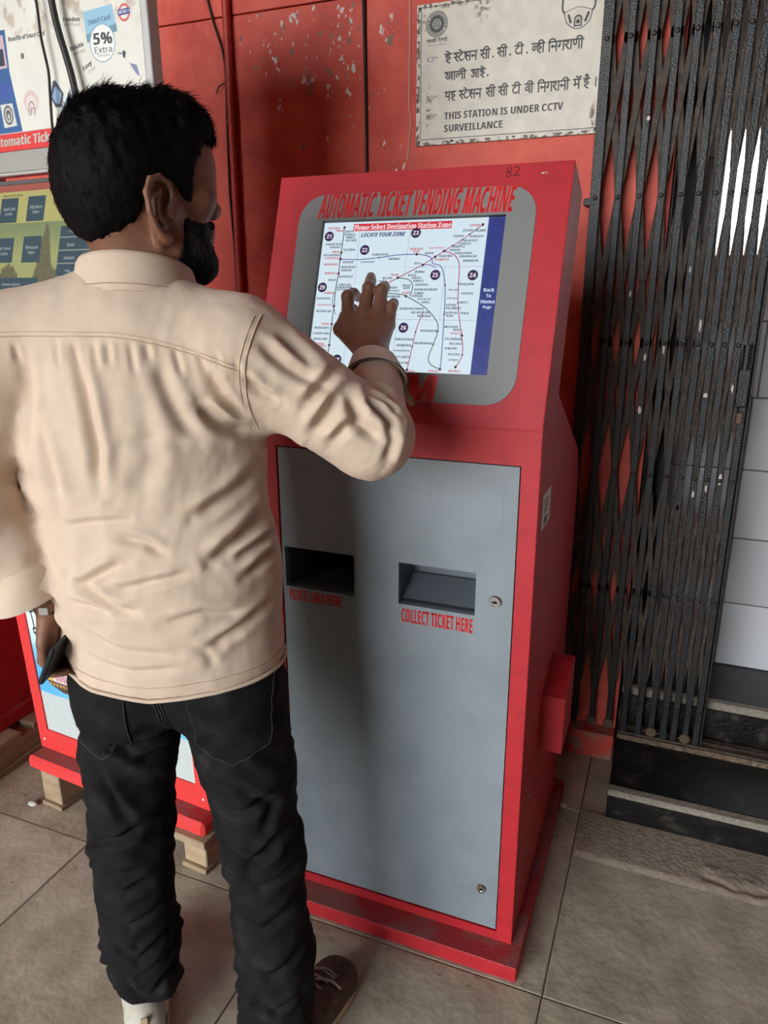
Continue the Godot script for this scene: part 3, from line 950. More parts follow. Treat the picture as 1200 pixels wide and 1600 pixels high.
	face(st, [Vector3(0.0435, 1.8435, z), Vector3(0.5505, 1.8435, z), Vector3(0.5505, 2.1915, z), Vector3(0.0435, 2.1915, z)], Vector3(0, 0, 1), [Vector2(0, 1), Vector2(1, 1), Vector2(1, 0), Vector2(0, 0)])
	wpart(s, "printed_face", st.commit(), m)
	for q in [[0.052, 2.182], [0.541, 2.182], [0.052, 1.853], [0.541, 1.853], [0.149, 1.851]]:
		var sc := nst()
		add_lathe(sc, Vector3(q[0], q[1], z), Vector3(0, 0, 1), [Vector2(0.004, 0), Vector2(0.0035, 0.0015), Vector2(0.0, 0.002)], 10)
		wpart(s, "screw", sc.commit(), M.rivet)

# ------------------------------------------------------------------ pipe and cables
func build_wall_cables() -> void:
	var pp := thing("conduit_pipe", "thin red painted conduit pipe running up the red wall", "pipe", Vector3(-0.562, 0.0, -0.874))
	var st := nst()
	add_tube(st, [Vector3(-0.565, 0.02, -0.874), Vector3(-0.564, 1.4, -0.874), Vector3(-0.558, 2.2, -0.874), Vector3(-0.553, 4.95, -0.874)], 0.0125, 14)
	wpart(pp, "tube", st.commit(), M.pipe_red)
	for y in [0.6, 1.3, 1.95, 2.7]:
		var s2 := nst()
		add_tube(s2, [Vector3(-0.562 + 0.004 * (y - 1.4), y - 0.008, -0.874), Vector3(-0.562 + 0.004 * (y - 1.4), y + 0.008, -0.874)], 0.0145, 14)
		wpart(pp, "saddle", s2.commit(), M.pipe_red)
	var z := -0.883
	var c1 := thing("cable", "thin black wire sagging beside the red conduit pipe", "cable", Vector3(-0.58, 1.0, z))
	st = nst()
	add_tube(st, curve([Vector3(-0.70, 2.6, z), Vector3(-0.640, 2.34, z), Vector3(-0.612, 2.23, z), Vector3(-0.580, 2.12, z), Vector3(-0.583, 1.95, z), Vector3(-0.589, 1.75, z), Vector3(-0.583, 1.556, z), Vector3(-0.585, 1.394, z), Vector3(-0.59, 1.0, z), Vector3(-0.585, 0.5, z)], 6), 0.0035, 6)
	add_tube(st, curve([Vector3(-0.581, 2.06, z), Vector3(-0.60, 2.05, z + 0.006), Vector3(-0.615, 2.035, z)], 4), 0.002, 5)
	wpart(c1, "wire", st.commit(), M.cable)
	var c2 := thing("cable", "straight black wire down the wall seam above the vending machine", "cable", Vector3(-0.112, 1.0, z))
	st = nst()
	add_tube(st, curve([Vector3(-0.118, 3.4, z), Vector3(-0.117, 2.4, z), Vector3(-0.116, 2.22, z), Vector3(-0.112, 2.0, z), Vector3(-0.111, 1.78, z), Vector3(-0.112, 1.0, z), Vector3(-0.112, 0.4, z)], 5), 0.0045, 7)
	wpart(c2, "wire", st.commit(), M.cable)
	var c3 := thing("cable", "thick dark cable hanging in front of the smart card poster", "cable", Vector3(-0.38, 1.8, 0.0))
	st = nst()
	add_tube(st, curve([Vector3(-0.435, 5.0, 0.03), Vector3(-0.425, 2.75, 0.02), Vector3(-0.412, 2.2, 0.012), Vector3(-0.402, 1.998, 0.0), Vector3(-0.393, 1.942, 0.0), Vector3(-0.381, 1.897, 0.0), Vector3(-0.371, 1.851, 0.0), Vector3(-0.366, 1.79, 0.0), Vector3(-0.372, 1.73, 0.0)], 6), 0.0068, 9)
	wpart(c3, "sheath", st.commit(), M.cable_thick)
	var c4 := thing("cable", "thin brown cable hanging beside the thick one over the poster", "cable", Vector3(-0.45, 1.8, -0.01))
	st = nst()
	add_tube(st, curve([Vector3(-0.48, 5.0, 0.0), Vector3(-0.47, 2.75, 0.0), Vector3(-0.456, 2.1, -0.01), Vector3(-0.452, 2.0, -0.012), Vector3(-0.451, 1.94, -0.012), Vector3(-0.443, 1.883, -0.012), Vector3(-0.446, 1.84, -0.012), Vector3(-0.450, 1.79, -0.012), Vector3(-0.452, 1.735, -0.012)], 6), 0.0028, 6)
	wpart(c4, "wire", st.commit(), M.cable)

# ------------------------------------------------------------------ the ticket machine in use
func slab_xf() -> Transform3D:
	return Transform3D(Basis(Vector3(1, 0, 0), Vector3(0, cos(AL), -sin(AL)), Vector3(0, sin(AL), cos(AL))), Vector3(0, YF, 0))

# ring between a rounded rectangle and a rectangular hole, front at z
func add_bezel(st: SurfaceTool, xf: Transform3D, r: Rect2, rad: float, hole: Rect2, z: float) -> void:
	var c := r.get_center()
	var ang := []
	for k in 180:
		ang.append(TAU * k / 180.0)
	for q in [Vector2(hole.position.x, hole.position.y), Vector2(hole.end.x, hole.position.y), hole.end, Vector2(hole.position.x, hole.end.y)]:
		ang.append(fposmod((q - c).angle(), TAU))
	ang.sort()
	var outer := []
	var inner := []
	for a in ang:
		var d := Vector2(cos(a), sin(a))
		# hole
		var t := 1e9
		if d.x > 1e-9: t = minf(t, (hole.end.x - c.x) / d.x)
		if d.x < -1e-9: t = minf(t, (hole.position.x - c.x) / d.x)
		if d.y > 1e-9: t = minf(t, (hole.end.y - c.y) / d.y)
		if d.y < -1e-9: t = minf(t, (hole.position.y - c.y) / d.y)
		inner.append(c + d * t)
		# rounded rectangle, by marching to zero distance
		var h := r.size * 0.5 - Vector2(rad, rad)
		var lo := 0.0
		var hi := r.size.length()
		for k in 30:
			var m := (lo + hi) * 0.5
			var p := (d * m).abs() - h
			var sd := Vector2(maxf(p.x, 0), maxf(p.y, 0)).length() + minf(maxf(p.x, p.y), 0.0) - rad
			if sd < 0.0: lo = m
			else: hi = m
		outer.append(c + d * lo)
	var n := ang.size()
	for i in n:
		var j := (i + 1) % n
		var a3 := Vector3(outer[i].x, outer[i].y, z)
		var b3 := Vector3(outer[j].x, outer[j].y, z)
		var c3 := Vector3(inner[j].x, inner[j].y, z)
		var d3 := Vector3(inner[i].x, inner[i].y, z)
		var nn := (xf.basis * Vector3(0, 0, 1)).normalized()
		if (c3 - d3).length() > 1e-7:
			face(st, [xf * a3, xf * b3, xf * c3, xf * d3], nn)
		else:
			face(st, [xf * a3, xf * b3, xf * c3], nn)
		var e: Vector2 = (outer[j] - outer[i]).orthogonal().normalized()
		if e.dot(outer[i] - c) < 0: e = -e
		face(st, [xf * a3, xf * b3, xf * Vector3(b3.x, b3.y, 0), xf * Vector3(a3.x, a3.y, 0)], (xf.basis * Vector3(e.x, e.y, 0)).normalized())

func screen_image() -> Image:
	var W := 1280
	var H := 1024
	var im := Image.create(W, H, false, Image.FORMAT_RGB8)
	im.fill(Color(0.84, 0.91, 0.95))
	var blue := Color(0.20, 0.24, 0.52)
	var nz := FastNoiseLite.new()
	nz.frequency = 0.012
	for y in range(0, H, 8):
		for x in range(1164, W, 8):
			im.fill_rect(Rect2i(x, y, 8, 8), blue * (1.0 + 0.12 * nz.get_noise_2d(x, y)))
	var V := func(a: Array) -> Array:
		var o := []
		for q in a:
			o.append(Vector2(q[0], q[1]))
		return o
	var grid := Color(0.66, 0.72, 0.78)
	for g in [[[630, 319], [1162, 319]], [[911, 319], [918, 670]], [[622, 670], [1162, 670]], [[640, 70], [630, 400]], [[272, 70], [282, 430]], [[622, 655], [626, 1020]], [[266, 810], [274, 1020]], [[1164, 0], [1164, 1024]]]:
		draw_line(im, V.call(g), 3, grid)
	var dark := Color(0.22, 0.20, 0.42)
	var red := Color(0.72, 0.30, 0.42)
	var green := Color(0.30, 0.44, 0.36)
	draw_line(im, V.call([[154, 36], [153, 211], [151, 257], [152, 358], [144, 460], [148, 584], [147, 708], [148, 855], [143, 1015]]), 6, Color(0.24, 0.24, 0.30))
	draw_line(im, V.call([[133, 492], [130, 560], [148, 600], [168, 640]]), 4, Color(0.35, 0.36, 0.42))
	draw_line(im, flat_curve(V.call([[151, 257], [299, 261], [440, 250], [566, 235], [704, 232], [771, 242], [812, 261], [824, 294], [886, 321], [926, 440], [944, 632], [958, 855], [962, 991]])), 6, Color(0.38, 0.40, 0.62))
	draw_line(im, flat_curve(V.call([[756, 304], [801, 304], [848, 321]])), 6, Color(0.52, 0.40, 0.66))
	draw_line(im, V.call([[1130, 46], [1006, 142], [892, 214], [835, 251], [756, 304], [591, 389], [499, 438]]), 6, Color(0.62, 0.30, 0.48))
	draw_line(im, flat_curve(V.call([[892, 214], [964, 242], [1004, 302], [1016, 429], [1028, 556], [1056, 683], [1079, 767], [1098, 893], [1062, 973]])), 6, red)
	draw_line(im, flat_curve(V.call([[591, 389], [667, 401], [700, 434], [702, 477], [692, 510]])), 6, green)
	draw_line(im, flat_curve(V.call([[518, 494], [617, 499], [664, 512], [803, 585], [897, 675], [914, 744], [895, 830], [873, 916], [895, 963], [960, 991]])), 6, green)
	draw_line(im, flat_curve(V.call([[801, 612], [777, 687], [763, 752], [753, 850], [735, 1004]])), 6, Color(0.72, 0.34, 0.44))
	draw_line(im, V.call([[560, 640], [622, 640]]), 3, Color(0.2, 0.2, 0.25))
	for d in [[154, 36], [153, 211], [152, 257], [152, 358], [148, 584], [147, 708], [148, 855], [143, 1012], [704, 232], [835, 251], [892, 214], [591, 389], [664, 512], [1079, 767], [1062, 973], [960, 991], [735, 1004], [1130, 46], [756, 304]]:
		draw_disc(im, Vector2(d[0], d[1]), 9, Color(0.32, 0.12, 0.24))
	for d in [[440, 250], [1006, 142], [1050, 108], [945, 180], [926, 440], [944, 632], [1028, 556], [1016, 429], [763, 752], [753, 850], [914, 744], [895, 830], [1098, 893]]:
		draw_disc(im, Vector2(d[0], d[1]), 6, Color(0.35, 0.25, 0.40))
	# heading
	im.fill_rect(Rect2i(222, 14, 700, 50), Color(0.82, 0.20, 0.26))
	draw_text(im, "Please Select Destination Station Zone", Vector2(572, 39), 690, 38, Color(0.97, 0.90, 0.92), font("Droid Serif", true))
	draw_text(im, "LOCATE YOUR ZONE", Vector2(446, 92), 316, 28, Color(0.22, 0.26, 0.46), font("Droid Sans", true), 0.0, 0.25)
	var ty := 470
	for s in ["Back", "To", "Home", "Page"]:
		draw_text(im, s, Vector2(1222, ty), 0, 24 if s != "To" else 22, Color(0.82, 0.88, 0.97), font("Droid Sans", true))
		ty += 38
	var zs := [["Z1", 45, 95], ["Z2", 326, 196], ["Z3", 681, 88], ["Z4", 1104, 375], ["Z5", 851, 372], ["Z6", 674, 724], ["Z8", 219, 952], ["Z9", 41, 453]]
	for z in zs:
		draw_disc(im, Vector2(z[1], z[2]), 34, Color(0.15, 0.13, 0.26))
		draw_disc(im, Vector2(z[1], z[2]), 30, Color(0.22, 0.16, 0.32))
		draw_text(im, z[0], Vector2(z[1], z[2]), 0, 28, Color(0.92, 0.86, 0.90), font("Droid Sans", true))
	var labels := [["VAITARNA", 75, 39, 1], ["VIRAR", 120, 58, 1], ["DAHANU ROAD", 90, 151, 0], ["VANGAON", 99, 172, 0], ["VIRAR", 109, 205, 1], ["NALLASOPARA", 82, 227, 0], ["VASAI ROAD", 91, 248, 1], ["BHAYANDAR", 84, 292, 1], ["BORIVALI", 93, 354, 1], ["MALAD", 111, 401, 0], ["ANDHERI", 100, 492, 1], ["SANTACRUZ", 61, 530, 0], ["BANDRA JN", 74, 577, 1], ["MATUNGA RD", 73, 619, 0], ["DADAR", 97, 707, 1], ["PRABHADEVI", 76, 735, 0], ["LOWER PAREL", 76, 774, 0], ["MAHALAXMI", 75, 812, 0], ["MUMBAI", 73, 846, 1], ["CENTRAL", 88, 862, 1], ["GRANT ROAD", 69, 891, 0], ["CHARNI ROAD", 69, 928, 0], ["MARINE LINES", 75, 970, 0], ["KELVE", 195, 65, 0], ["SAPHALE", 201, 86, 0], ["UMROLI", 209, 106, 0], ["PALGHAR", 215, 127, 0], ["VAITARNA", 211, 192, 0], ["NAIGAON", 213, 278, 0], ["MIRA ROAD", 219, 312, 0], ["DAHISAR", 206, 334, 0], ["KANDIVALI", 210, 378, 0], ["GOREGAON", 208, 435, 0], ["RAM MANDIR", 208, 453, 0], ["JOGESHWARI", 209, 471, 0], ["KAMAN ROAD", 445, 229, 0], ["KHARBAO", 549, 260, 0], ["JUCHANDRA", 361, 281, 0], ["BHIWANDI", 698, 196, 1], ["ROAD", 700, 213, 1], ["KOPAR", 792, 226, 0], ["DIVA", 718, 293, 0], ["KALYAN JN", 838, 194, 1], ["SHAHAD", 965, 208, 0], ["AMBIVLI", 986, 186, 0], ["TITWALA", 1025, 168, 0], ["KHADAVLI", 1060, 148, 0], ["VASIND", 976, 117, 0], ["ASANGAON", 1097, 121, 0], ["ATGAON", 1036, 81, 0], ["KHARDI", 1120, 84, 0], ["KASARA", 1080, 48, 1], ["THAKURLI", 904, 247, 0], ["DOMBIVLI", 883, 270, 1], ["VITHALWADI", 1021, 230, 0], ["ULHASNAGAR", 1056, 251, 0], ["AMBERNATH", 1076, 280, 0], ["THANE", 566, 369, 1], ["MULUND", 516, 391, 0], ["NAHUR", 490, 412, 0], ["MUMBRA", 740, 350, 0], ["KALVA", 692, 372, 0], ["AIROLI", 722, 390, 0], ["RABALE", 738, 410, 0], ["GHANSOLI", 764, 436, 0], ["KOPAR KHAIRANE", 797, 468, 0], ["DIGHA", 661, 441, 0], ["GAON", 661, 458, 0], ["TURBHE", 752, 493, 0], ["SANPADA", 743, 511, 0], ["JUINAGAR", 794, 533, 0], ["NERUL", 808, 552, 0], ["VASHI", 666, 490, 1], ["BHANDUP", 554, 455, 0], ["KANJUR", 576, 478, 0], ["MANKHURD", 578, 515, 0], ["SEAWOODS DARAVE", 715, 596, 0], ["BELAPUR CBD", 780, 621, 0], ["KHARGHAR", 808, 644, 0], ["MANSAROVAR", 853, 741, 0], ["KHANDESHWAR", 826, 824, 0], ["BAMANDONGRI", 690, 801, 0], ["KHARKOPAR", 693, 841, 0], ["RANJANPADA", 683, 879, 0], ["NHAVA SHEVA", 682, 919, 0], ["DRONAGIRI", 687, 957, 0], ["URAN", 768, 1012, 1], ["PANVEL", 919, 1005, 1], ["KHOPOLI", 1058, 1000, 1], ["NILAJE", 986, 472, 0], ["TALOJA", 984, 527, 0], ["NAVADE", 981, 570, 0], ["KALAMBOLI", 1000, 590, 0], ["DATIVALI", 987, 621, 0], ["ROAD", 983, 640, 0], ["BADLAPUR", 1072, 433, 0], ["VANGANI", 1080, 493, 0], ["SHELU", 1067, 552, 0], ["NERAL", 1081, 622, 0], ["BHIVPURI", 1001, 713, 0], ["ROAD", 1041, 731, 0], ["KARJAT", 1037, 756, 1], ["PALASDHARI", 1026, 791, 0], ["KELAVLI", 1045, 821, 0], ["SOMATNE", 1016, 853, 0], ["DOLAVLI", 1041, 891, 0], ["LOWJEE", 1041, 929, 0]]
	for l in labels:
		draw_text(im, l[0], Vector2(l[1], l[2]), l[0].length() * 11.5, 14, Color(0.78, 0.26, 0.34) if l[3] == 1 else Color(0.20, 0.26, 0.34), font("Droid Serif", true))
	return im

func build_main_machine() -> void:
	var k := thing("ticket_vending_machine", "red ticket vending machine with grey door and lit map screen", "vending machine", Vector3(0.3, 0, -0.29))
	var s := slab_xf()
	# plinth
	wpart(k, "base", box(Vector3(0.30, 0.0195, -0.2858), Vector3(0.648, 0.039, 0.6886), 0.002), M.kiosk_red)
	wpart(k, "base_tread", box(Vector3(0.30, 0.0393, -0.2858), Vector3(0.645, 0.0008, 0.6856)), M.kiosk_red_dusty)
	# cabinet: side profile with openings for door and screen
	var st := nst()
	var prof := PackedVector2Array([Vector2(0, 0.0396), Vector2(0, YF), Vector2(-0.1656, 1.6785), Vector2(-0.288, 1.635), Vector2(-0.158, 1.258), Vector2(-0.537, 1.075), Vector2(-0.59, 1.0), Vector2(-0.59, 0.0396)])
	add_prism(st, prof, 0.0, 0.6, [0, 1])
	add_plate(st, Transform3D.IDENTITY, Rect2(0, 0.0396, 0.6, YF - 0.0396), [Rect2(0.0515, 0.0633, 0.5135, 1.0837)], 0.022, false)
	add_plate(st, s, Rect2(0, 0, 0.6, 0.4929), [Rect2(0.110, 0.096, 0.376, 0.301)], 0.004, false)
	wpart(k, "cabinet", st.commit(), M.kiosk_red)
	# rounded edge beads where the sheet is folded
	st = nst()
	add_tube(st, [Vector3(0.0005, YF - 0.0012, -0.0012), Vector3(0.5995, YF - 0.0012, -0.0012)], 0.0022, 8)
	add_tube(st, [Vector3(0.5988, 0.042, -0.0012), Vector3(0.5988, YF, -0.0012)], 0.0016, 8)
	add_tube(st, [Vector3(0.5988, YF, -0.0012), s * Vector3(0.5988, 0.492, -0.0012)], 0.0016, 8)
	wpart(k, "folded_edge", st.commit(), M.kiosk_red)
	# grey surround of the screen
	st = nst()
	add_bezel(st, s, Rect2(0.0545, 0.0405, 0.487, 0.4105), 0.056, Rect2(0.110, 0.096, 0.376, 0.301), 0.0016)
	var bz := wpart(k, "screen_surround", st.commit(), M.bezel_grey)
	# monitor: black recess and glowing display
	st = nst()
	add_plate(st, s * Transform3D(Basis.IDENTITY, Vector3(0, 0, 0.0012)), Rect2(0.1092, 0.0952, 0.3776, 0.3026), [Rect2(0.1102, 0.0962, 0.3756, 0.3006)], 0.0092)
	var mon := wpart(k, "monitor", st.commit(), M.black_plastic)
	var scr := sm(Color(0.02, 0.02, 0.02), 0.25)
	var tex := ImageTexture.create_from_image(screen_image())
	scr.emission_enabled = true
	scr.emission = Color.WHITE
	scr.emission_texture = tex
	scr.emission_operator = BaseMaterial3D.EMISSION_OP_MULTIPLY
	scr.emission_energy_multiplier = SCREEN_GLOW
	scr.texture_repeat = false
	st = nst()
	var z := -0.0075
	face(st, [s * Vector3(0.1102, 0.0962, z), s * Vector3(0.4858, 0.0962, z), s * Vector3(0.4858, 0.3968, z), s * Vector3(0.1102, 0.3968, z)], s.basis.z, [Vector2(0, 1), Vector2(1, 1), Vector2(1, 0), Vector2(0, 0)])
	var disp := MeshInstance3D.new()
	disp.name = "display_screen"
	disp.mesh = st.commit()
	disp.material_override = scr
	disp.set_meta("label", "lit railway map touch screen")
	mon.add_child(disp)
	var al := AreaLight3D.new()
	al.name = "display_light"
	al.area_size = Vector2(0.37, 0.295)
	al.light_energy = 0.006
	al.light_color = Color(0.86, 0.93, 1.0)
	al.shadow_enabled = true
	al.area_range = 8.0
	k.add_child(al)
	al.global_transform = Transform3D(Basis(-s.basis.x, s.basis.y, -s.basis.z), s * Vector3(0.298, 0.2465, 0.004))
	# vinyl lettering on the surround
	var up := s * Transform3D(Basis.IDENTITY, Vector3(0, 0, 0.0016))
	var inv := k.global_transform.affine_inverse()
	part(bz, "lettering", letters("AUTOMATIC TICKET VENDING MACHINE", Rect2(0.100, 0.4015, 0.398, 0.049), font("Droid Sans", true), 0.006), M.vinyl_red, up, "red stretched vinyl title")
	part(bz, "lettering", letters("ATVM", Rect2(0.190, 0.041, 0.199, 0.051), font("Droid Sans", true), 0.004), M.vinyl_red, up, "large red vinyl letters below the screen")
	# number written by hand in ink
	st = nst()
	var num := [[[0.484, 0.486], [0.478, 0.484], [0.477, 0.480], [0.482, 0.477], [0.486, 0.473], [0.483, 0.468], [0.478, 0.470], [0.479, 0.475], [0.486, 0.480], [0.484, 0.486]], [[0.491, 0.484], [0.496, 0.487], [0.500, 0.484], [0.497, 0.477], [0.491, 0.470], [0.497, 0.470], [0.504, 0.471]]]
	for stroke in num:
		var pts := []
		for q in stroke:
			pts.append(s * Vector3(q[0], q[1], 0.0002))
		add_tube(st, curve(pts, 4), 0.0008, 5)
	wpart(k, "inked_number", st.commit(), M.ink, "number written in dark ink")
	st = nst()
	for q in [[0.545, 0.472, 0.003], [0.550, 0.473, 0.002], [0.553, 0.470, 0.0015]]:
		var pts2 := []
		for i in 7:
			pts2.append(s * Vector3(q[0] + q[2] * cos(TAU * i / 7.0), q[1] + q[2] * 0.5 * sin(TAU * i / 7.0), 0.0004))
		face(st, pts2, s.basis.z)
	wpart(k, "paint_chip", st.commit(), M.white_chip)
	# door with its two openings
	st = nst()
	var dz := -0.003
	var w1 := Rect2(0.0605, 0.833, 0.1645, 0.092)
	var w2 := Rect2(0.3245, 0.833, 0.1625, 0.0915)
	add_plate(st, Transform3D(Basis.IDENTITY, Vector3(0, 0, dz)), Rect2(0.0545, 0.0663, 0.5075, 1.0777), [w1, w2], 0.016)
	var door := wpart(k, "door", st.commit(), M.door_grey)
	# pocket behind the card opening
	st = nst()
	add_pocket(st, w1, dz - 0.016, -0.34)
	part(door, "card_pocket", st.commit(), M.slot_metal)
	part(door, "card_reader", box(Vector3(0.143, 0.8482, -0.24), Vector3(0.12, 0.030, 0.10), 0.004), M.black_plastic)
	# ticket chute
	st = nst()
	add_pocket(st, w2, dz - 0.016, -0.095)
	face(st, [Vector3(w2.position.x, 0.838, -0.024), Vector3(w2.end.x, 0.838, -0.024), Vector3(w2.end.x, 0.874, -0.088), Vector3(w2.position.x, 0.874, -0.088)], Vector3(0, 0.87, 0.49))
	part(door, "ticket_chute", st.commit(), M.slot_metal)
	part(door, "chute_lip", box(Vector3(0.40575, 0.8725, -0.088), Vector3(0.162, 0.003, 0.004)), M.black_plastic)
	part(door, "ticket_slot", box(Vector3(0.437, 0.909, -0.090), Vector3(0.098, 0.014, 0.012), 0.002), M.black_plastic)
	# faint welded stiffener outline on the upper door
	st = nst()
	for q in [[0.062, 0.951, 0.535, 0.952], [0.062, 1.108, 0.535, 1.109], [0.534, 0.951, 0.535, 1.109]]:
		add_box(st, Vector3((q[0] + q[2]) * 0.5, (q[1] + q[3]) * 0.5, dz), Vector3(q[2] - q[0], q[3] - q[1], 0.0008), 0.0002)
	part(door, "pressed_line", st.commit(), M.door_grey)
	var dt := Transform3D(Basis(Vector3(0, 0, 1), 0.0), Vector3(0, 0, dz))
	part(door, "lettering", letters("PLACE CARD HERE", Rect2(0.069, 0.802, 0.126, 0.0255), font("Droid Sans", true), 0.0, 0.0005), M.vinyl_red, dt, "red vinyl words under the card opening")
	part(door, "lettering", letters("COLLECT TICKET HERE", Rect2(0.3315, 0.7935, 0.152, 0.031), font("Droid Sans", true), 0.0, 0.0005), M.vinyl_red, dt, "red vinyl words under the ticket opening")
	for q in [[0.527, 0.870, 0.0135], [0.526, 0.170, 0.0115]]:
		st = nst()
		var r: float = q[2]
		add_lathe(st, Vector3(q[0], q[1], dz), Vector3(0, 0, 1), [Vector2(r, 0), Vector2(r, 0.003), Vector2(r * 0.85, 0.006), Vector2(r * 0.62, 0.006), Vector2(r * 0.58, 0.0045), Vector2(0.0, 0.0045)], 28)
		var lk := part(door, "lock", st.commit(), M.chrome)
		part(lk, "keyhole", box(Vector3(q[0], q[1], dz + 0.0047), Vector3(r * 0.8, r * 0.24, 0.0012), 0.0002), M.dark_hole)
		part(lk, "keyhole", box(Vector3(q[0], q[1], dz + 0.0047), Vector3(r * 0.32, r * 0.42, 0.0012), 0.0002), M.dark_hole)
	# collecting box on the right flank
	st = nst()
	add_prism(st, PackedVector2Array([Vector2(-0.222, 0.408), Vector2(-0.222, 0.553), Vector2(-0.335, 0.592), Vector2(-0.37, 0.592), Vector2(-0.37, 0.408)]), 0.6, 0.652)
	wpart(k, "side_box", st.commit(), M.kiosk_red)
	# paper label on the flank
	var stick := wpart(k, "label_sticker", box(Vector3(0.6004, 1.045, -0.092), Vector3(0.0008, 0.07, 0.088)), M.paper)
	for i in 4:
		part(stick, "print", box(Vector3(0.6009, 1.066 - 0.008 * i, -0.088), Vector3(0.0003, 0.003, 0.05 - 0.008 * (i % 2))), M.ink)
	for i in 7:
		part(stick, "print", box(Vector3(0.6009, 1.024, -0.07 - 0.006 * i), Vector3(0.0003, 0.016, 0.0016 + 0.0012 * (i % 3))), M.ink)
	st = nst()
	add_lathe(st, Vector3(0.6, 0.36, -0.11), Vector3(1, 0, 0), [Vector2(0.004, 0), Vector2(0.003, 0.002), Vector2(0, 0.002)], 10)
	wpart(k, "screw", st.commit(), M.chrome)

const SCREEN_GLOW := 0.455

# five inner faces of a box-shaped pocket behind an opening
func add_pocket(st: SurfaceTool, r: Rect2, z0: float, z1: float) -> void:
	var a := r.position
	var b := r.end
	face(st, [Vector3(a.x, a.y, z1), Vector3(b.x, a.y, z1), Vector3(b.x, b.y, z1), Vector3(a.x, b.y, z1)], Vector3(0, 0, 1))
	face(st, [Vector3(a.x, a.y, z0), Vector3(a.x, b.y, z0), Vector3(a.x, b.y, z1), Vector3(a.x, a.y, z1)], Vector3(1, 0, 0))
	face(st, [Vector3(b.x, a.y, z0), Vector3(b.x, b.y, z0), Vector3(b.x, b.y, z1), Vector3(b.x, a.y, z1)], Vector3(-1, 0, 0))
	face(st, [Vector3(a.x, a.y, z0), Vector3(b.x, a.y, z0), Vector3(b.x, a.y, z1), Vector3(a.x, a.y, z1)], Vector3(0, 1, 0))
	face(st, [Vector3(a.x, b.y, z0), Vector3(b.x, b.y, z0), Vector3(b.x, b.y, z1), Vector3(a.x, b.y, z1)], Vector3(0, -1, 0))

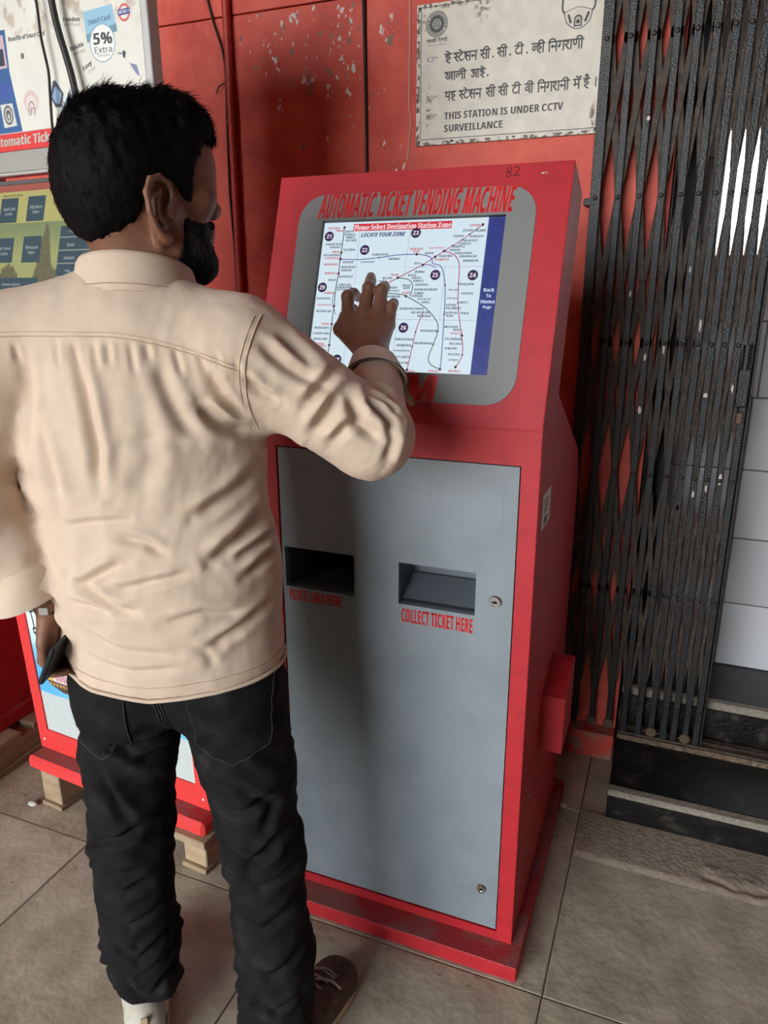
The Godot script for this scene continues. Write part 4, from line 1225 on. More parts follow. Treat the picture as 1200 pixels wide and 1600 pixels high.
# ------------------------------------------------------------------ the machine behind the man
func smart_card_poster() -> Image:
	var im := Image.create(1024, 746, false, Image.FORMAT_RGB8)
	var nz := FastNoiseLite.new()
	nz.seed = 4
	nz.frequency = 0.008
	nz.fractal_octaves = 5
	for y in range(0, 746, 2):
		for x in range(0, 1024, 2):
			var v := nz.get_noise_2d(x, y)
			var c := Color(0.87, 0.86, 0.82) * (1.0 + 0.03 * v)
			# brown water stains near the top
			var st := smoothstep(0.0, 0.45, nz.get_noise_2d(x * 1.7 + 90, y * 1.3)) * (1.0 - smoothstep(380.0, 520.0, float(y))) * 0.5
			c = c.lerp(Color(0.55, 0.42, 0.33), st)
			im.fill_rect(Rect2i(x, y, 2, 2), c)
	var k := Color(0.24, 0.25, 0.27)
	# blue leaflet at the left
	draw_poly(im, PackedVector2Array([Vector2(150, 430), Vector2(413, 436), Vector2(410, 560), Vector2(436, 745), Vector2(150, 745)]), Color(0.22, 0.38, 0.58))
	draw_poly(im, PackedVector2Array([Vector2(160, 448), Vector2(400, 450), Vector2(402, 548), Vector2(160, 548)]), Color(0.80, 0.68, 0.72))
	im.fill_rect(Rect2i(330, 490, 62, 50), Color(0.22, 0.24, 0.32))
	draw_poly(im, PackedVector2Array([Vector2(160, 600), Vector2(408, 590), Vector2(415, 640), Vector2(160, 660)]), Color(0.26, 0.36, 0.62))
	draw_poly(im, PackedVector2Array([Vector2(339, 655), Vector2(402, 655), Vector2(412, 726), Vector2(345, 728)]), Color(0.82, 0.82, 0.80))
	draw_disc(im, Vector2(375, 690), 24, Color(0.28, 0.30, 0.34), 30)
	draw_disc(im, Vector2(375, 690), 19, Color(0.74, 0.73, 0.70), 24)
	draw_disc(im, Vector2(375, 690), 12, Color(0.30, 0.32, 0.36), 16)
	draw_disc(im, Vector2(375, 694), 6, Color(0.74, 0.73, 0.70), 9)
	draw_text(im, "Benefits of Smart Card", Vector2(514, 468), 176, 14, k, font("Droid Sans", true), 0.02)
	draw_disc(im, Vector2(497, 660), 36, Color(0.84, 0.74, 0.73), 34)
	draw_disc(im, Vector2(497, 664), 26, Color(0.87, 0.82, 0.79), 24)
	draw_line(im, flat_curve([Vector2(480, 700), Vector2(484, 672), Vector2(498, 660), Vector2(510, 676), Vector2(508, 700)]), 4, Color(0.55, 0.48, 0.46))
	draw_line(im, flat_curve([Vector2(490, 700), Vector2(494, 680), Vector2(502, 682)]), 4, Color(0.55, 0.48, 0.46))
	draw_disc(im, Vector2(484, 522), 8, Color(0.45, 0.38, 0.33), 9)
	draw_poly(im, PackedVector2Array([Vector2(613, 612), Vector2(624, 608), Vector2(658, 652), Vector2(640, 690), Vector2(612, 688), Vector2(594, 655)]), Color(0.25, 0.27, 0.33))
	draw_poly(im, PackedVector2Array([Vector2(616, 632), Vector2(626, 626), Vector2(648, 652), Vector2(634, 680), Vector2(616, 676), Vector2(602, 656)]), Color(0.55, 0.66, 0.78))
	draw_poly(im, PackedVector2Array([Vector2(640, 690), Vector2(690, 640), Vector2(700, 690), Vector2(660, 740), Vector2(610, 740)]), Color(0.70, 0.78, 0.84))
	draw_text(im, "Freedom", Vector2(731, 449), 74, 13, k, font("Droid Sans", true), 0.12)
	draw_text(im, "from Queue", Vector2(731, 464), 72, 11, Color(0.45, 0.45, 0.45), font(), 0.12)
	draw_text(im, "Reliable", Vector2(742, 526), 62, 13, k, font("Droid Sans", true), -0.12)
	draw_text(im, "and fast", Vector2(750, 542), 56, 11, Color(0.45, 0.45, 0.45), font(), -0.12)
	draw_text(im, "Easy", Vector2(780, 586), 42, 16, k, font("Droid Sans", true), -0.35)
	draw_text(im, "to use", Vector2(796, 598), 34, 10, Color(0.5, 0.5, 0.5), font(), -0.35)
	draw_poly(im, PackedVector2Array([Vector2(783, 437), Vector2(911, 433), Vector2(923, 507), Vector2(790, 523)]), Color(0.58, 0.74, 0.82))
	draw_poly(im, PackedVector2Array([Vector2(788, 500), Vector2(921, 486), Vector2(923, 507), Vector2(790, 523)]), Color(0.44, 0.58, 0.66))
	draw_text(im, "Smart Card", Vector2(850, 466), 96, 16, Color(0.36, 0.46, 0.60), font("Droid Sans", true), -0.03)
	draw_disc(im, Vector2(855, 531), 55, Color(0.50, 0.63, 0.70), 53)
	draw_disc(im, Vector2(855, 531), 52, Color(0.90, 0.90, 0.88), 50)
	draw_text(im, "5%", Vector2(858, 518), 80, 32, k, font("Droid Sans", true), 0.06)
	draw_text(im, "Extra", Vector2(856, 549), 74, 17, k, font(), 0.04)
	draw_text(im, "Time Value", Vector2(854, 564), 56, 8, Color(0.60, 0.40, 0.38), font(), 0.04)
	draw_disc(im, Vector2(958, 462), 24, Color(0.80, 0.42, 0.40), 24)
	draw_disc(im, Vector2(958, 462), 17, Color(0.87, 0.86, 0.83), 17)
	im.fill_rect(Rect2i(932, 452, 50, 16), Color(0.24, 0.27, 0.50))
	draw_text(im, "METRO 1", Vector2(957, 460), 42, 9, Color(0.82, 0.82, 0.86), font("Droid Sans", true))
	draw_line(im, [Vector2(918, 566), Vector2(940, 570)], 5, Color(0.45, 0.52, 0.58))
	draw_poly(im, PackedVector2Array([Vector2(938, 560), Vector2(950, 566), Vector2(944, 584), Vector2(936, 578)]), k)
	draw_poly(im, PackedVector2Array([Vector2(960, 598), Vector2(990, 606), Vector2(1000, 640), Vector2(985, 630)]), Color(0.50, 0.52, 0.66))
	return im

func lower_poster() -> Image:
	# the panel is 0.557 m wide and 0.83 m tall; row 0 is its top (1.055 m above the floor)
	var im := Image.create(669, 996, false, Image.FORMAT_RGB8)
	im.fill(Color(0.74, 0.77, 0.76))
	var nz := FastNoiseLite.new()
	nz.frequency = 0.01
	for y in range(0, 996, 3):
		for x in range(0, 669, 3):
			var t := y / 830.0
			var c := Color(0.74, 0.77, 0.76) * (1.0 + 0.02 * nz.get_noise_2d(x * 3, y * 0.4))
			if y < 838:
				# the printed sheet: a white to cyan wash
				c = Color(0.80, 0.94, 0.90).lerp(Color(0.86, 0.95, 0.97), clampf((t - 0.35) * 3.0, 0, 1))
				c = c.lerp(Color(0.34, 0.68, 0.86), smoothstep(0.68, 0.92, t + 0.06 * nz.get_noise_2d(x, y)) * (0.65 + 0.35 * sin(x * 0.012 + 1.2)))
			im.fill_rect(Rect2i(x, y, 3, 3), c)
	var k := Color(0.18, 0.22, 0.20)
	var U := func(x: float, y: float) -> Vector2: return Vector2((x + 0.297) * 1200.0, (1.055 - y) * 1200.0)
	draw_line(im, [U.call(-0.279, 0.66), U.call(-0.276, 0.62), U.call(-0.272, 0.553), U.call(-0.268, 0.495)], 6, k)
	for q in [[-0.276, 0.617], [-0.272, 0.553]]:
		var c2: Vector2 = U.call(q[0], q[1])
		draw_poly(im, PackedVector2Array([c2 + Vector2(-11, -8), c2 + Vector2(8, -14), c2 + Vector2(13, 8), c2 + Vector2(-8, 14)]), k)
		draw_poly(im, PackedVector2Array([c2 + Vector2(-4, -4), c2 + Vector2(4, -6), c2 + Vector2(5, 4), c2 + Vector2(-4, 6)]), Color(0.80, 0.90, 0.86))
	var lines := ["Smart card", "Rupee note", "Coin box", "Single ticket", "Return ticket", "Season pass"]
	for i in 6:
		var y := 0.611 - 0.0145 * i - (0.02 if i > 2 else 0.0)
		draw_disc(im, U.call(-0.252, y), 4, k)
		draw_text(im, lines[i], U.call(-0.198, y), 118, 13, Color(0.30, 0.36, 0.33), font())
	# picture strip: two vehicles and city views
	draw_poly(im, PackedVector2Array([U.call(-0.262, 0.437), U.call(-0.235, 0.437), U.call(-0.23, 0.395), U.call(-0.258, 0.400)]), Color(0.85, 0.72, 0.32))
	draw_poly(im, PackedVector2Array([U.call(-0.235, 0.437), U.call(-0.165, 0.437), U.call(-0.165, 0.398), U.call(-0.23, 0.398)]), Color(0.88, 0.86, 0.86))
	draw_poly(im, PackedVector2Array([U.call(-0.258, 0.402), U.call(-0.165, 0.402), U.call(-0.168, 0.372), U.call(-0.20, 0.372), U.call(-0.25, 0.388)]), Color(0.34, 0.26, 0.22))
	draw_poly(im, PackedVector2Array([U.call(-0.17, 0.405), U.call(-0.145, 0.405), U.call(-0.142, 0.367), U.call(-0.165, 0.367)]), Color(0.90, 0.68, 0.22))
	draw_poly(im, PackedVector2Array([U.call(-0.15, 0.437), U.call(-0.05, 0.437), U.call(-0.05, 0.367), U.call(-0.142, 0.367)]), Color(0.42, 0.62, 0.80))
	draw_poly(im, PackedVector2Array([U.call(-0.12, 0.43), U.call(-0.06, 0.42), U.call(-0.05, 0.385), U.call(-0.11, 0.39)]), Color(0.72, 0.70, 0.82))
	for i in 6:
		draw_line(im, [U.call(-0.222 + 0.008 * i, 0.428), U.call(-0.220 + 0.008 * i, 0.408)], 5, Color(0.66, 0.22, 0.26))
		im.fill_rect(Rect2i(int(U.call(-0.25 + 0.013 * i, 0.396).x), int(U.call(0, 0.396).y), 10, 12), Color(0.72, 0.58, 0.34))
	for i in 2:
		draw_disc(im, U.call(-0.253 + 0.012 * i, 0.425), 6, Color(0.45, 0.38, 0.22))
	return im

func menu_screen() -> Image:
	# display 0.36 m wide, 0.27 m tall
	var im := Image.create(720, 540, false, Image.FORMAT_RGB8)
	for y in 540:
		var c := Color(0.80, 0.77, 0.50)
		if y > 170:
			c = Color(0.58, 0.63, 0.46).lerp(Color(0.72, 0.73, 0.50), smoothstep(170.0, 330.0, float(y)))
		im.fill_rect(Rect2i(0, y, 720, 1), c)
	im.fill_rect(Rect2i(0, 0, 720, 30), Color(0.74, 0.42, 0.38))
	var U := func(x: float, y: float) -> Vector2: return Vector2((x + 0.17) * 2000.0, (1.703 - y) / cos(0.3) * 2000.0)
	var nz := FastNoiseLite.new()
	nz.frequency = 0.06
	# a wooded skyline picture, in rough tones
	for y in range(150, 470, 4):
		for x in range(0, 720, 4):
			var spire := 440.0 - 260.0 * exp(-pow((x - 352.0) / 42.0, 2.0)) - 90.0 * exp(-pow((x - 130.0) / 70.0, 2.0)) - 150 * exp(-pow((x - 520.0) / 90.0, 2.0))
			if y > spire + 30.0 * nz.get_noise_2d(x, 0):
				var v := nz.get_noise_2d(x * 1.5, y * 1.5)
				im.fill_rect(Rect2i(x, y, 4, 4), Color(0.42, 0.42, 0.34).lerp(Color(0.62, 0.57, 0.42), clampf(v + 0.35, 0, 1)))
	var b := Color(0.30, 0.38, 0.42)
	var f := font("Droid Sans", true)
	var w := Color(0.70, 0.73, 0.72)
	var boxes := [[-0.152, 1.675, -0.095, 1.622, "Smart Card", "Link"], [-0.064, 1.676, -0.008, 1.623, "Platform", "Ticket"], [-0.152, 1.590, -0.095, 1.537, "QR Ticket", "Link"], [-0.064, 1.592, -0.006, 1.537, "Return", "Ticket"]]
	for q in boxes:
		var a: Vector2 = U.call(q[0], q[1])
		var d: Vector2 = U.call(q[2], q[3])
		im.fill_rect(Rect2i(a, d - a), b)
		var c2 := (a + d) * 0.5
		draw_text(im, q[4], c2 - Vector2(0, 9), 78, 15, w, f)
		draw_text(im, q[5], c2 + Vector2(0, 13), 46, 14, w, f)
	var a2: Vector2 = U.call(0.05, 1.61)
	im.fill_rect(Rect2i(int(a2.x), int(a2.y), 220, 250), b)
	for i in 4:
		im.fill_rect(Rect2i(int(a2.x), int(a2.y) + 56 * i + 46, 220, 5), Color(0.66, 0.68, 0.62))
	var names := ["Single", "Zone", "Season", "Help"]
	for i in 4:
		draw_text(im, names[i], a2 + Vector2(70, 24 + 56 * i), 0, 14, w, f)
	var a3: Vector2 = U.call(-0.17, 1.505)
	im.fill_rect(Rect2i(int(a3.x), int(a3.y), 332, 60), b)
	draw_text(im, "Choose Option", a3 + Vector2(160, 30), 120, 16, w, f)
	draw_text(im, "Western Railway", Vector2(110, 48), 130, 13, Color(0.42, 0.40, 0.26), font("Droid Serif", true))
	im.fill_rect(Rect2i(0, 500, 720, 40), Color(0.44, 0.50, 0.50))
	return im

func build_left_machine() -> void:
	var k := thing("ticket_vending_machine", "red ticket machine with smart card poster on top, standing on wooden blocks", "vending machine", Vector3(-0.5, 0, 0.012))
	k.basis = Basis(Vector3.UP, -0.09)
	# ledge at the foot
	part(k, "base", box(Vector3(-0.008, 0.136, -0.21), Vector3(0.654, 0.042, 0.44), 0.009), M.orange_red)
	part(k, "base_tread", box(Vector3(-0.008, 0.1573, -0.21), Vector3(0.634, 0.0008, 0.42)), M.kiosk_red_dusty)
	var st := nst()
	var A := Vector2(-0.043, 0.157)
	var B := Vector2(-0.012, 1.12)
	var prof := PackedVector2Array([A, B, Vector2(0.086, 1.25), Vector2(-0.05, 1.69), Vector2(-0.15, 1.69), Vector2(-0.03, 1.26), Vector2(-0.40, 1.05), Vector2(-0.40, 0.157)])
	add_prism(st, prof, -0.335, 0.30, [0])
	var len := (B - A).length()
	var up := Vector3(0, (B.y - A.y) / len, (B.x - A.x) / len)
	var fx := Transform3D(Basis(Vector3(1, 0, 0), up, Vector3(1, 0, 0).cross(up)), Vector3(0, A.y, A.x))
	add_plate(st, fx, Rect2(-0.335, 0.0, 0.635, len), [Rect2(-0.297, 0.068, 0.557, 0.83)], 0.006, false)
	part(k, "cabinet", st.commit(), M.orange_red)
	st = nst()
	var z := -0.005
	face(st, [fx * Vector3(-0.297, 0.068, z), fx * Vector3(0.26, 0.068, z), fx * Vector3(0.26, 0.898, z), fx * Vector3(-0.297, 0.898, z)], fx.basis.z, [Vector2(0, 1), Vector2(1, 1), Vector2(1, 0), Vector2(0, 0)])
	var pm := sm(Color.WHITE, 0.4)
	pm.albedo_texture = ImageTexture.create_from_image(lower_poster())
	pm.texture_repeat = false
	part(k, "front_panel", st.commit(), pm, Transform3D.IDENTITY, "white panel with a blue printed sheet")
	for q in [[-0.316, 0.03], [0.281, 0.03], [-0.316, 0.93], [0.281, 0.93]]:
		st = nst()
		add_lathe(st, fx * Vector3(q[0], q[1], 0), fx.basis.z, [Vector2(0.004, 0), Vector2(0.003, 0.0015), Vector2(0, 0.002)], 10)
		part(k, "screw", st.commit(), M.paper)
	# tilted display
	var dx := Transform3D(Basis(Vector3(1, 0, 0), Vector3(0, cos(0.3), -sin(0.3)), Vector3(0, sin(0.3), cos(0.3))), Vector3(0, 1.25, 0.086))
	var hh := (1.69 - 1.25) / cos(0.3)
	st = nst()
	add_plate(st, dx * Transform3D(Basis.IDENTITY, Vector3(0, 0, 0.004)), Rect2(-0.19, hh - 0.30, 0.40, 0.298), [Rect2(-0.17, hh - 0.281, 0.36, 0.27)], 0.0035)
	var mo := part(k, "monitor", st.commit(), sm(Color(0.36, 0.35, 0.34), 0.5))
	var scr := sm(Color(0.03, 0.03, 0.03), 0.3)
	scr.emission_enabled = true
	scr.emission = Color.WHITE
	scr.emission_operator = BaseMaterial3D.EMISSION_OP_MULTIPLY
	scr.emission_texture = ImageTexture.create_from_image(menu_screen())
	scr.emission_energy_multiplier = SCREEN_GLOW * 0.8
	scr.texture_repeat = false
	st = nst()
	face(st, [dx * Vector3(-0.17, hh - 0.281, 0.0012), dx * Vector3(0.19, hh - 0.281, 0.0012), dx * Vector3(0.19, hh - 0.011, 0.0012), dx * Vector3(-0.17, hh - 0.011, 0.0012)], dx.basis.z, [Vector2(0, 1), Vector2(1, 1), Vector2(1, 0), Vector2(0, 0)])
	part(mo, "display_screen", st.commit(), scr, Transform3D.IDENTITY, "dim menu screen with blue buttons")
	# header: grey strip, red title strip, poster in a pale frame
	var hd := part(k, "header_board", box(Vector3(-0.0135, 1.985, -0.062), Vector3(0.655, 0.57, 0.030), 0.002), M.aluminium)
	part(hd, "grey_strip", box(Vector3(-0.0135, 1.7265, -0.0455), Vector3(0.645, 0.041, 0.004), 0.0008), M.grey_strip)
	part(hd, "title_strip", box(Vector3(-0.0135, 1.765, -0.0452), Vector3(0.645, 0.034, 0.004), 0.0005), M.orange_red)
	part(hd, "lettering", letters("Automatic Ticket Vending Machine", Rect2(-0.172, 1.752, 0.44, 0.0255), font("Droid Sans", true), 0.004, 0.0005), M.paper, Transform3D(Basis.IDENTITY, Vector3(0, 0, -0.0432)), "white title words")
	st = nst()
	face(st, [Vector3(-0.335, 1.784, -0.0462), Vector3(0.298, 1.784, -0.0462), Vector3(0.298, 2.25, -0.0462), Vector3(-0.335, 2.25, -0.0462)], Vector3(0, 0, 1), [Vector2(0, 1), Vector2(1, 1), Vector2(1, 0), Vector2(0, 0)])
	var hm := sm(Color.WHITE, 0.5)
	hm.albedo_texture = ImageTexture.create_from_image(smart_card_poster())
	hm.texture_repeat = false
	part(hd, "poster", st.commit(), hm, Transform3D.IDENTITY, "stained white smart card poster")
	part(k, "header_post", box(Vector3(-0.25, 1.72, -0.105), Vector3(0.03, 0.5, 0.03), 0.002), M.aluminium)
	part(k, "header_post", box(Vector3(0.22, 1.72, -0.105), Vector3(0.03, 0.5, 0.03), 0.002), M.aluminium)
	# timber under the ledge
	var xf := k.global_transform
	var b1 := thing("wooden_block", "pale timber block under the left end of the red ledge", "wood block", xf * Vector3(-0.262, 0, -0.2), "timber under the left machine")
	b1.basis = k.basis
	part(b1, "block", box(Vector3(0, 0.062, 0), Vector3(0.074, 0.098, 0.40), 0.003), M.wood[1])
	part(b1, "bottom_board", box(Vector3(0.002, 0.0065, 0.003), Vector3(0.082, 0.013, 0.41), 0.002), M.wood[0])
	part(b1, "shim", box(Vector3(0, 0.113, 0), Vector3(0.066, 0.0035, 0.39)), M.wood[2])
	var b2 := thing("wooden_block", "stacked timber block with split top board behind the man's legs", "wood block", xf * Vector3(0.277, 0, -0.2), "timber under the left machine")
	b2.basis = k.basis
	part(b2, "block", box(Vector3(-0.002, 0.052, 0.0), Vector3(0.074, 0.074, 0.40), 0.003), M.wood[2])
	part(b2, "bottom_board", box(Vector3(-0.002, 0.0075, 0.004), Vector3(0.08, 0.015, 0.41), 0.002), M.wood[1])
	part(b2, "top_board", box(Vector3(-0.03, 0.1025, 0.01), Vector3(0.16, 0.023, 0.42), 0.002), M.wood[1])
	part(b2, "shim", box(Vector3(0.0, 0.0903, -0.01), Vector3(0.10, 0.0026, 0.40)), M.wood[0])

# ------------------------------------------------------------------ the machine at the left edge
func build_third_machine() -> void:
	var k := thing("ticket_vending_machine", "dark red ticket machine flank at the left edge, standing on a pallet", "vending machine", Vector3(-1.39, 0, 0.03))
	var st := nst()
	var prof := PackedVector2Array([Vector2(0.32, 0.148), Vector2(0.32, 1.24), Vector2(0.155, 1.70), Vector2(0.03, 1.66), Vector2(0.15, 1.29), Vector2(-0.22, 1.10), Vector2(-0.266, 1.02), Vector2(-0.266, 0.148)])
	add_prism(st, prof, -1.69, -1.09)
	wpart(k, "cabinet", st.commit(), M.kiosk_red)
	wpart(k, "base", box(Vector3(-1.39, 0.125, 0.045), Vector3(0.63, 0.046, 0.66), 0.003), M.kiosk_red)
	wpart(k, "base_tread", box(Vector3(-1.39, 0.1483, 0.045), Vector3(0.626, 0.0008, 0.656)), M.kiosk_red_dusty)
	wpart(k, "front_door", box(Vector3(-1.39, 0.66, 0.322), Vector3(0.50, 0.90, 0.006), 0.001), M.door_grey)
	var p := thing("wooden_pallet", "weathered wooden pallet under the dark red machine at the left", "pallet", Vector3(-1.39, 0, 0.03))
	for i in 5:
		wpart(p, "deck_board", box(Vector3(-1.37, 0.0915, -0.25 + 0.148 * i), Vector3(0.70, 0.021, 0.10), 0.002), M.wood[i % 3])
	for x in [-1.67, -1.37, -1.065]:
		wpart(p, "stringer", box(Vector3(x, 0.0505, 0.045), Vector3(0.09, 0.061, 0.66), 0.003), M.wood[1])
	for x in [-1.67, -1.37, -1.065]:
		wpart(p, "bottom_board", box(Vector3(x, 0.010, 0.045), Vector3(0.11, 0.020, 0.68), 0.002), M.wood[0])

# ------------------------------------------------------------------ crumbs and grit on the floor
func build_litter() -> void:
	rng.seed = 77
	var spots := [[-0.821, 0.008, 0.011, "white crumpled paper scrap beside the left timber block"], [0.634, -0.56, 0.008, "white paper scrap on the floor beside the red machine's base"]]
	for s in spots:
		var st := nst()
		var rows := []
		for i in 6:
			var row := PackedVector3Array()
			var t := PI * (0.05 + 0.9 * i / 5.0)
			for j in 9:
				var a := TAU * j / 9.0
				var r: float = s[2] * sin(t) * rng.randf_range(0.75, 1.15)
				row.append(Vector3(s[0] + r * cos(a) * 1.4, s[2] * 0.55 * (1.0 - cos(t)), s[1] + r * sin(a)))
			rows.append(row)
		add_grid(st, rows, true, true)
		var o := thing("paper_scrap", s[3], "litter", Vector3(s[0], 0, s[1]), "paper scraps on the floor")
		wpart(o, "crumpled_paper", st.commit(), M.paper)
	var g := nst()
	for i in 420:
		var x := rng.randf_range(-1.0, 1.1)
		var z := rng.randf_range(-0.5, 0.6)
		if i < 140:
			x = rng.randf_range(0.63, 0.75)
			z = rng.randf_range(-0.8, 0.1)
		elif i < 240:
			x = rng.randf_range(-1.0, -0.7)
			z = rng.randf_range(-0.25, 0.15)
		elif i < 290:
			x = rng.randf_range(0.1, 0.66)
			z = rng.randf_range(0.06, 0.12)
		if z < -0.36 and x > 0.69: continue
		if x > -0.03 and x < 0.63 and z < 0.062: continue
		if x < -1.0 and z < 0.4: continue
		if x > -0.85 and x < -0.15 and z < 0.05: continue
		var r := rng.randf_range(0.0006, 0.0024) * (1.5 if rng.randf() < 0.08 else 1.0)
		add_box(g, Vector3(x, r * 0.5 + 0.001, z), Vector3(r * 2.0, r, r * 1.5), r * 0.2, Basis(Vector3.UP, rng.randf() * TAU))
	var o2 := thing("floor_grit", "loose grit and crumbs scattered on the stone floor", "grit", Vector3(0, 0, 0))
	o2.set_meta("kind", "stuff")
	part(o2, "crumbs", g.commit(), M.grit).set_meta("kind", "stuff")

# ------------------------------------------------------------------ soft solids meshed as surface nets
class Field:
	var A := PackedVector3Array()
	var BA := PackedVector3Array()
	var INV := PackedFloat32Array()
	var RA := PackedFloat32Array()
	var DR := PackedFloat32Array()
	var K := PackedFloat32Array()
	var XF: Array[Transform3D] = []
	var HX := PackedByteArray()
	var SC := PackedFloat32Array()
	var LO := Vector3(1e9, 1e9, 1e9)
	var HI := Vector3(-1e9, -1e9, -1e9)

	func cap(a: Vector3, b: Vector3, ra: float, rb: float, k := 0.02) -> void:
		_add(a, b, ra, rb, k, Transform3D.IDENTITY, false, 1.0)

	func ball(a: Vector3, r: float, k := 0.02) -> void:
		_add(a, a + Vector3(0, 1e-5, 0), r, r, k, Transform3D.IDENTITY, false, 1.0)

	# capsule squashed along the axes of a basis (factors below 1 make it thinner)
	func ecap(a: Vector3, b: Vector3, ra: float, rb: float, bs: Basis, f: Vector3, k := 0.02) -> void:
		var c := (a + b) * 0.5
		var inv := Basis.from_scale(Vector3(1.0 / f.x, 1.0 / f.y, 1.0 / f.z)) * bs.transposed()
		var xf := Transform3D(inv, -(inv * c))
		_add(xf * a, xf * b, ra, rb, k, xf, true, minf(f.x, minf(f.y, f.z)))
		for p in [a, b]:
			var r := maxf(ra, rb) * maxf(f.x, maxf(f.y, f.z))
			LO = LO.min(p - Vector3.ONE * r)
			HI = HI.max(p + Vector3.ONE * r)

	func _add(a: Vector3, b: Vector3, ra: float, rb: float, k: float, xf: Transform3D, hx: bool, sc: float) -> void:
		A.append(a)
		BA.append(b - a)
		INV.append(1.0 / maxf((b - a).length_squared(), 1e-12))
		RA.append(ra)
		DR.append(rb - ra)
		K.append(k)
		XF.append(xf)
		HX.append(1 if hx else 0)
		SC.append(sc)
		if not hx:
			for q in [[a, ra], [b, rb]]:
				LO = LO.min(q[0] - Vector3.ONE * q[1])
				HI = HI.max(q[0] + Vector3.ONE * q[1])

	func one(i: int, p: Vector3) -> float:
		var q := XF[i] * p if HX[i] == 1 else p
		var pa := q - A[i]
		var h := clampf(pa.dot(BA[i]) * INV[i], 0.0, 1.0)
		return ((pa - BA[i] * h).length() - RA[i] - h * DR[i]) * SC[i]

	func val(p: Vector3, list: PackedInt32Array) -> float:
		var d := 1e3
		for i in list:
			var e := one(i, p)
			var k := K[i]
			var h := k - absf(d - e)
			d = minf(d, e)
			if h > 0.0:
				d -= h * h / k * 0.25
		return d

	func all() -> PackedInt32Array:
		var o := PackedInt32Array()
		for i in A.size():
			o.append(i)
		return o

	func grad(p: Vector3, list: PackedInt32Array) -> Vector3:
		var e := 0.002
		return Vector3(val(p + Vector3(e, 0, 0), list) - val(p - Vector3(e, 0, 0), list), val(p + Vector3(0, e, 0), list) - val(p - Vector3(0, e, 0), list), val(p + Vector3(0, 0, e), list) - val(p - Vector3(0, 0, e), list)).normalized()

	# first hit of the surface along a ray from outside
	func hit(o: Vector3, dir: Vector3, most := 0.8) -> Vector3:
		var list := all()
		var t := 0.0
		for i in 120:
			var d := val(o + dir * t, list)
			if d < 0.0004 or t > most:
				break
			t += maxf(d * 0.8, 0.0005)
		return o + dir * t

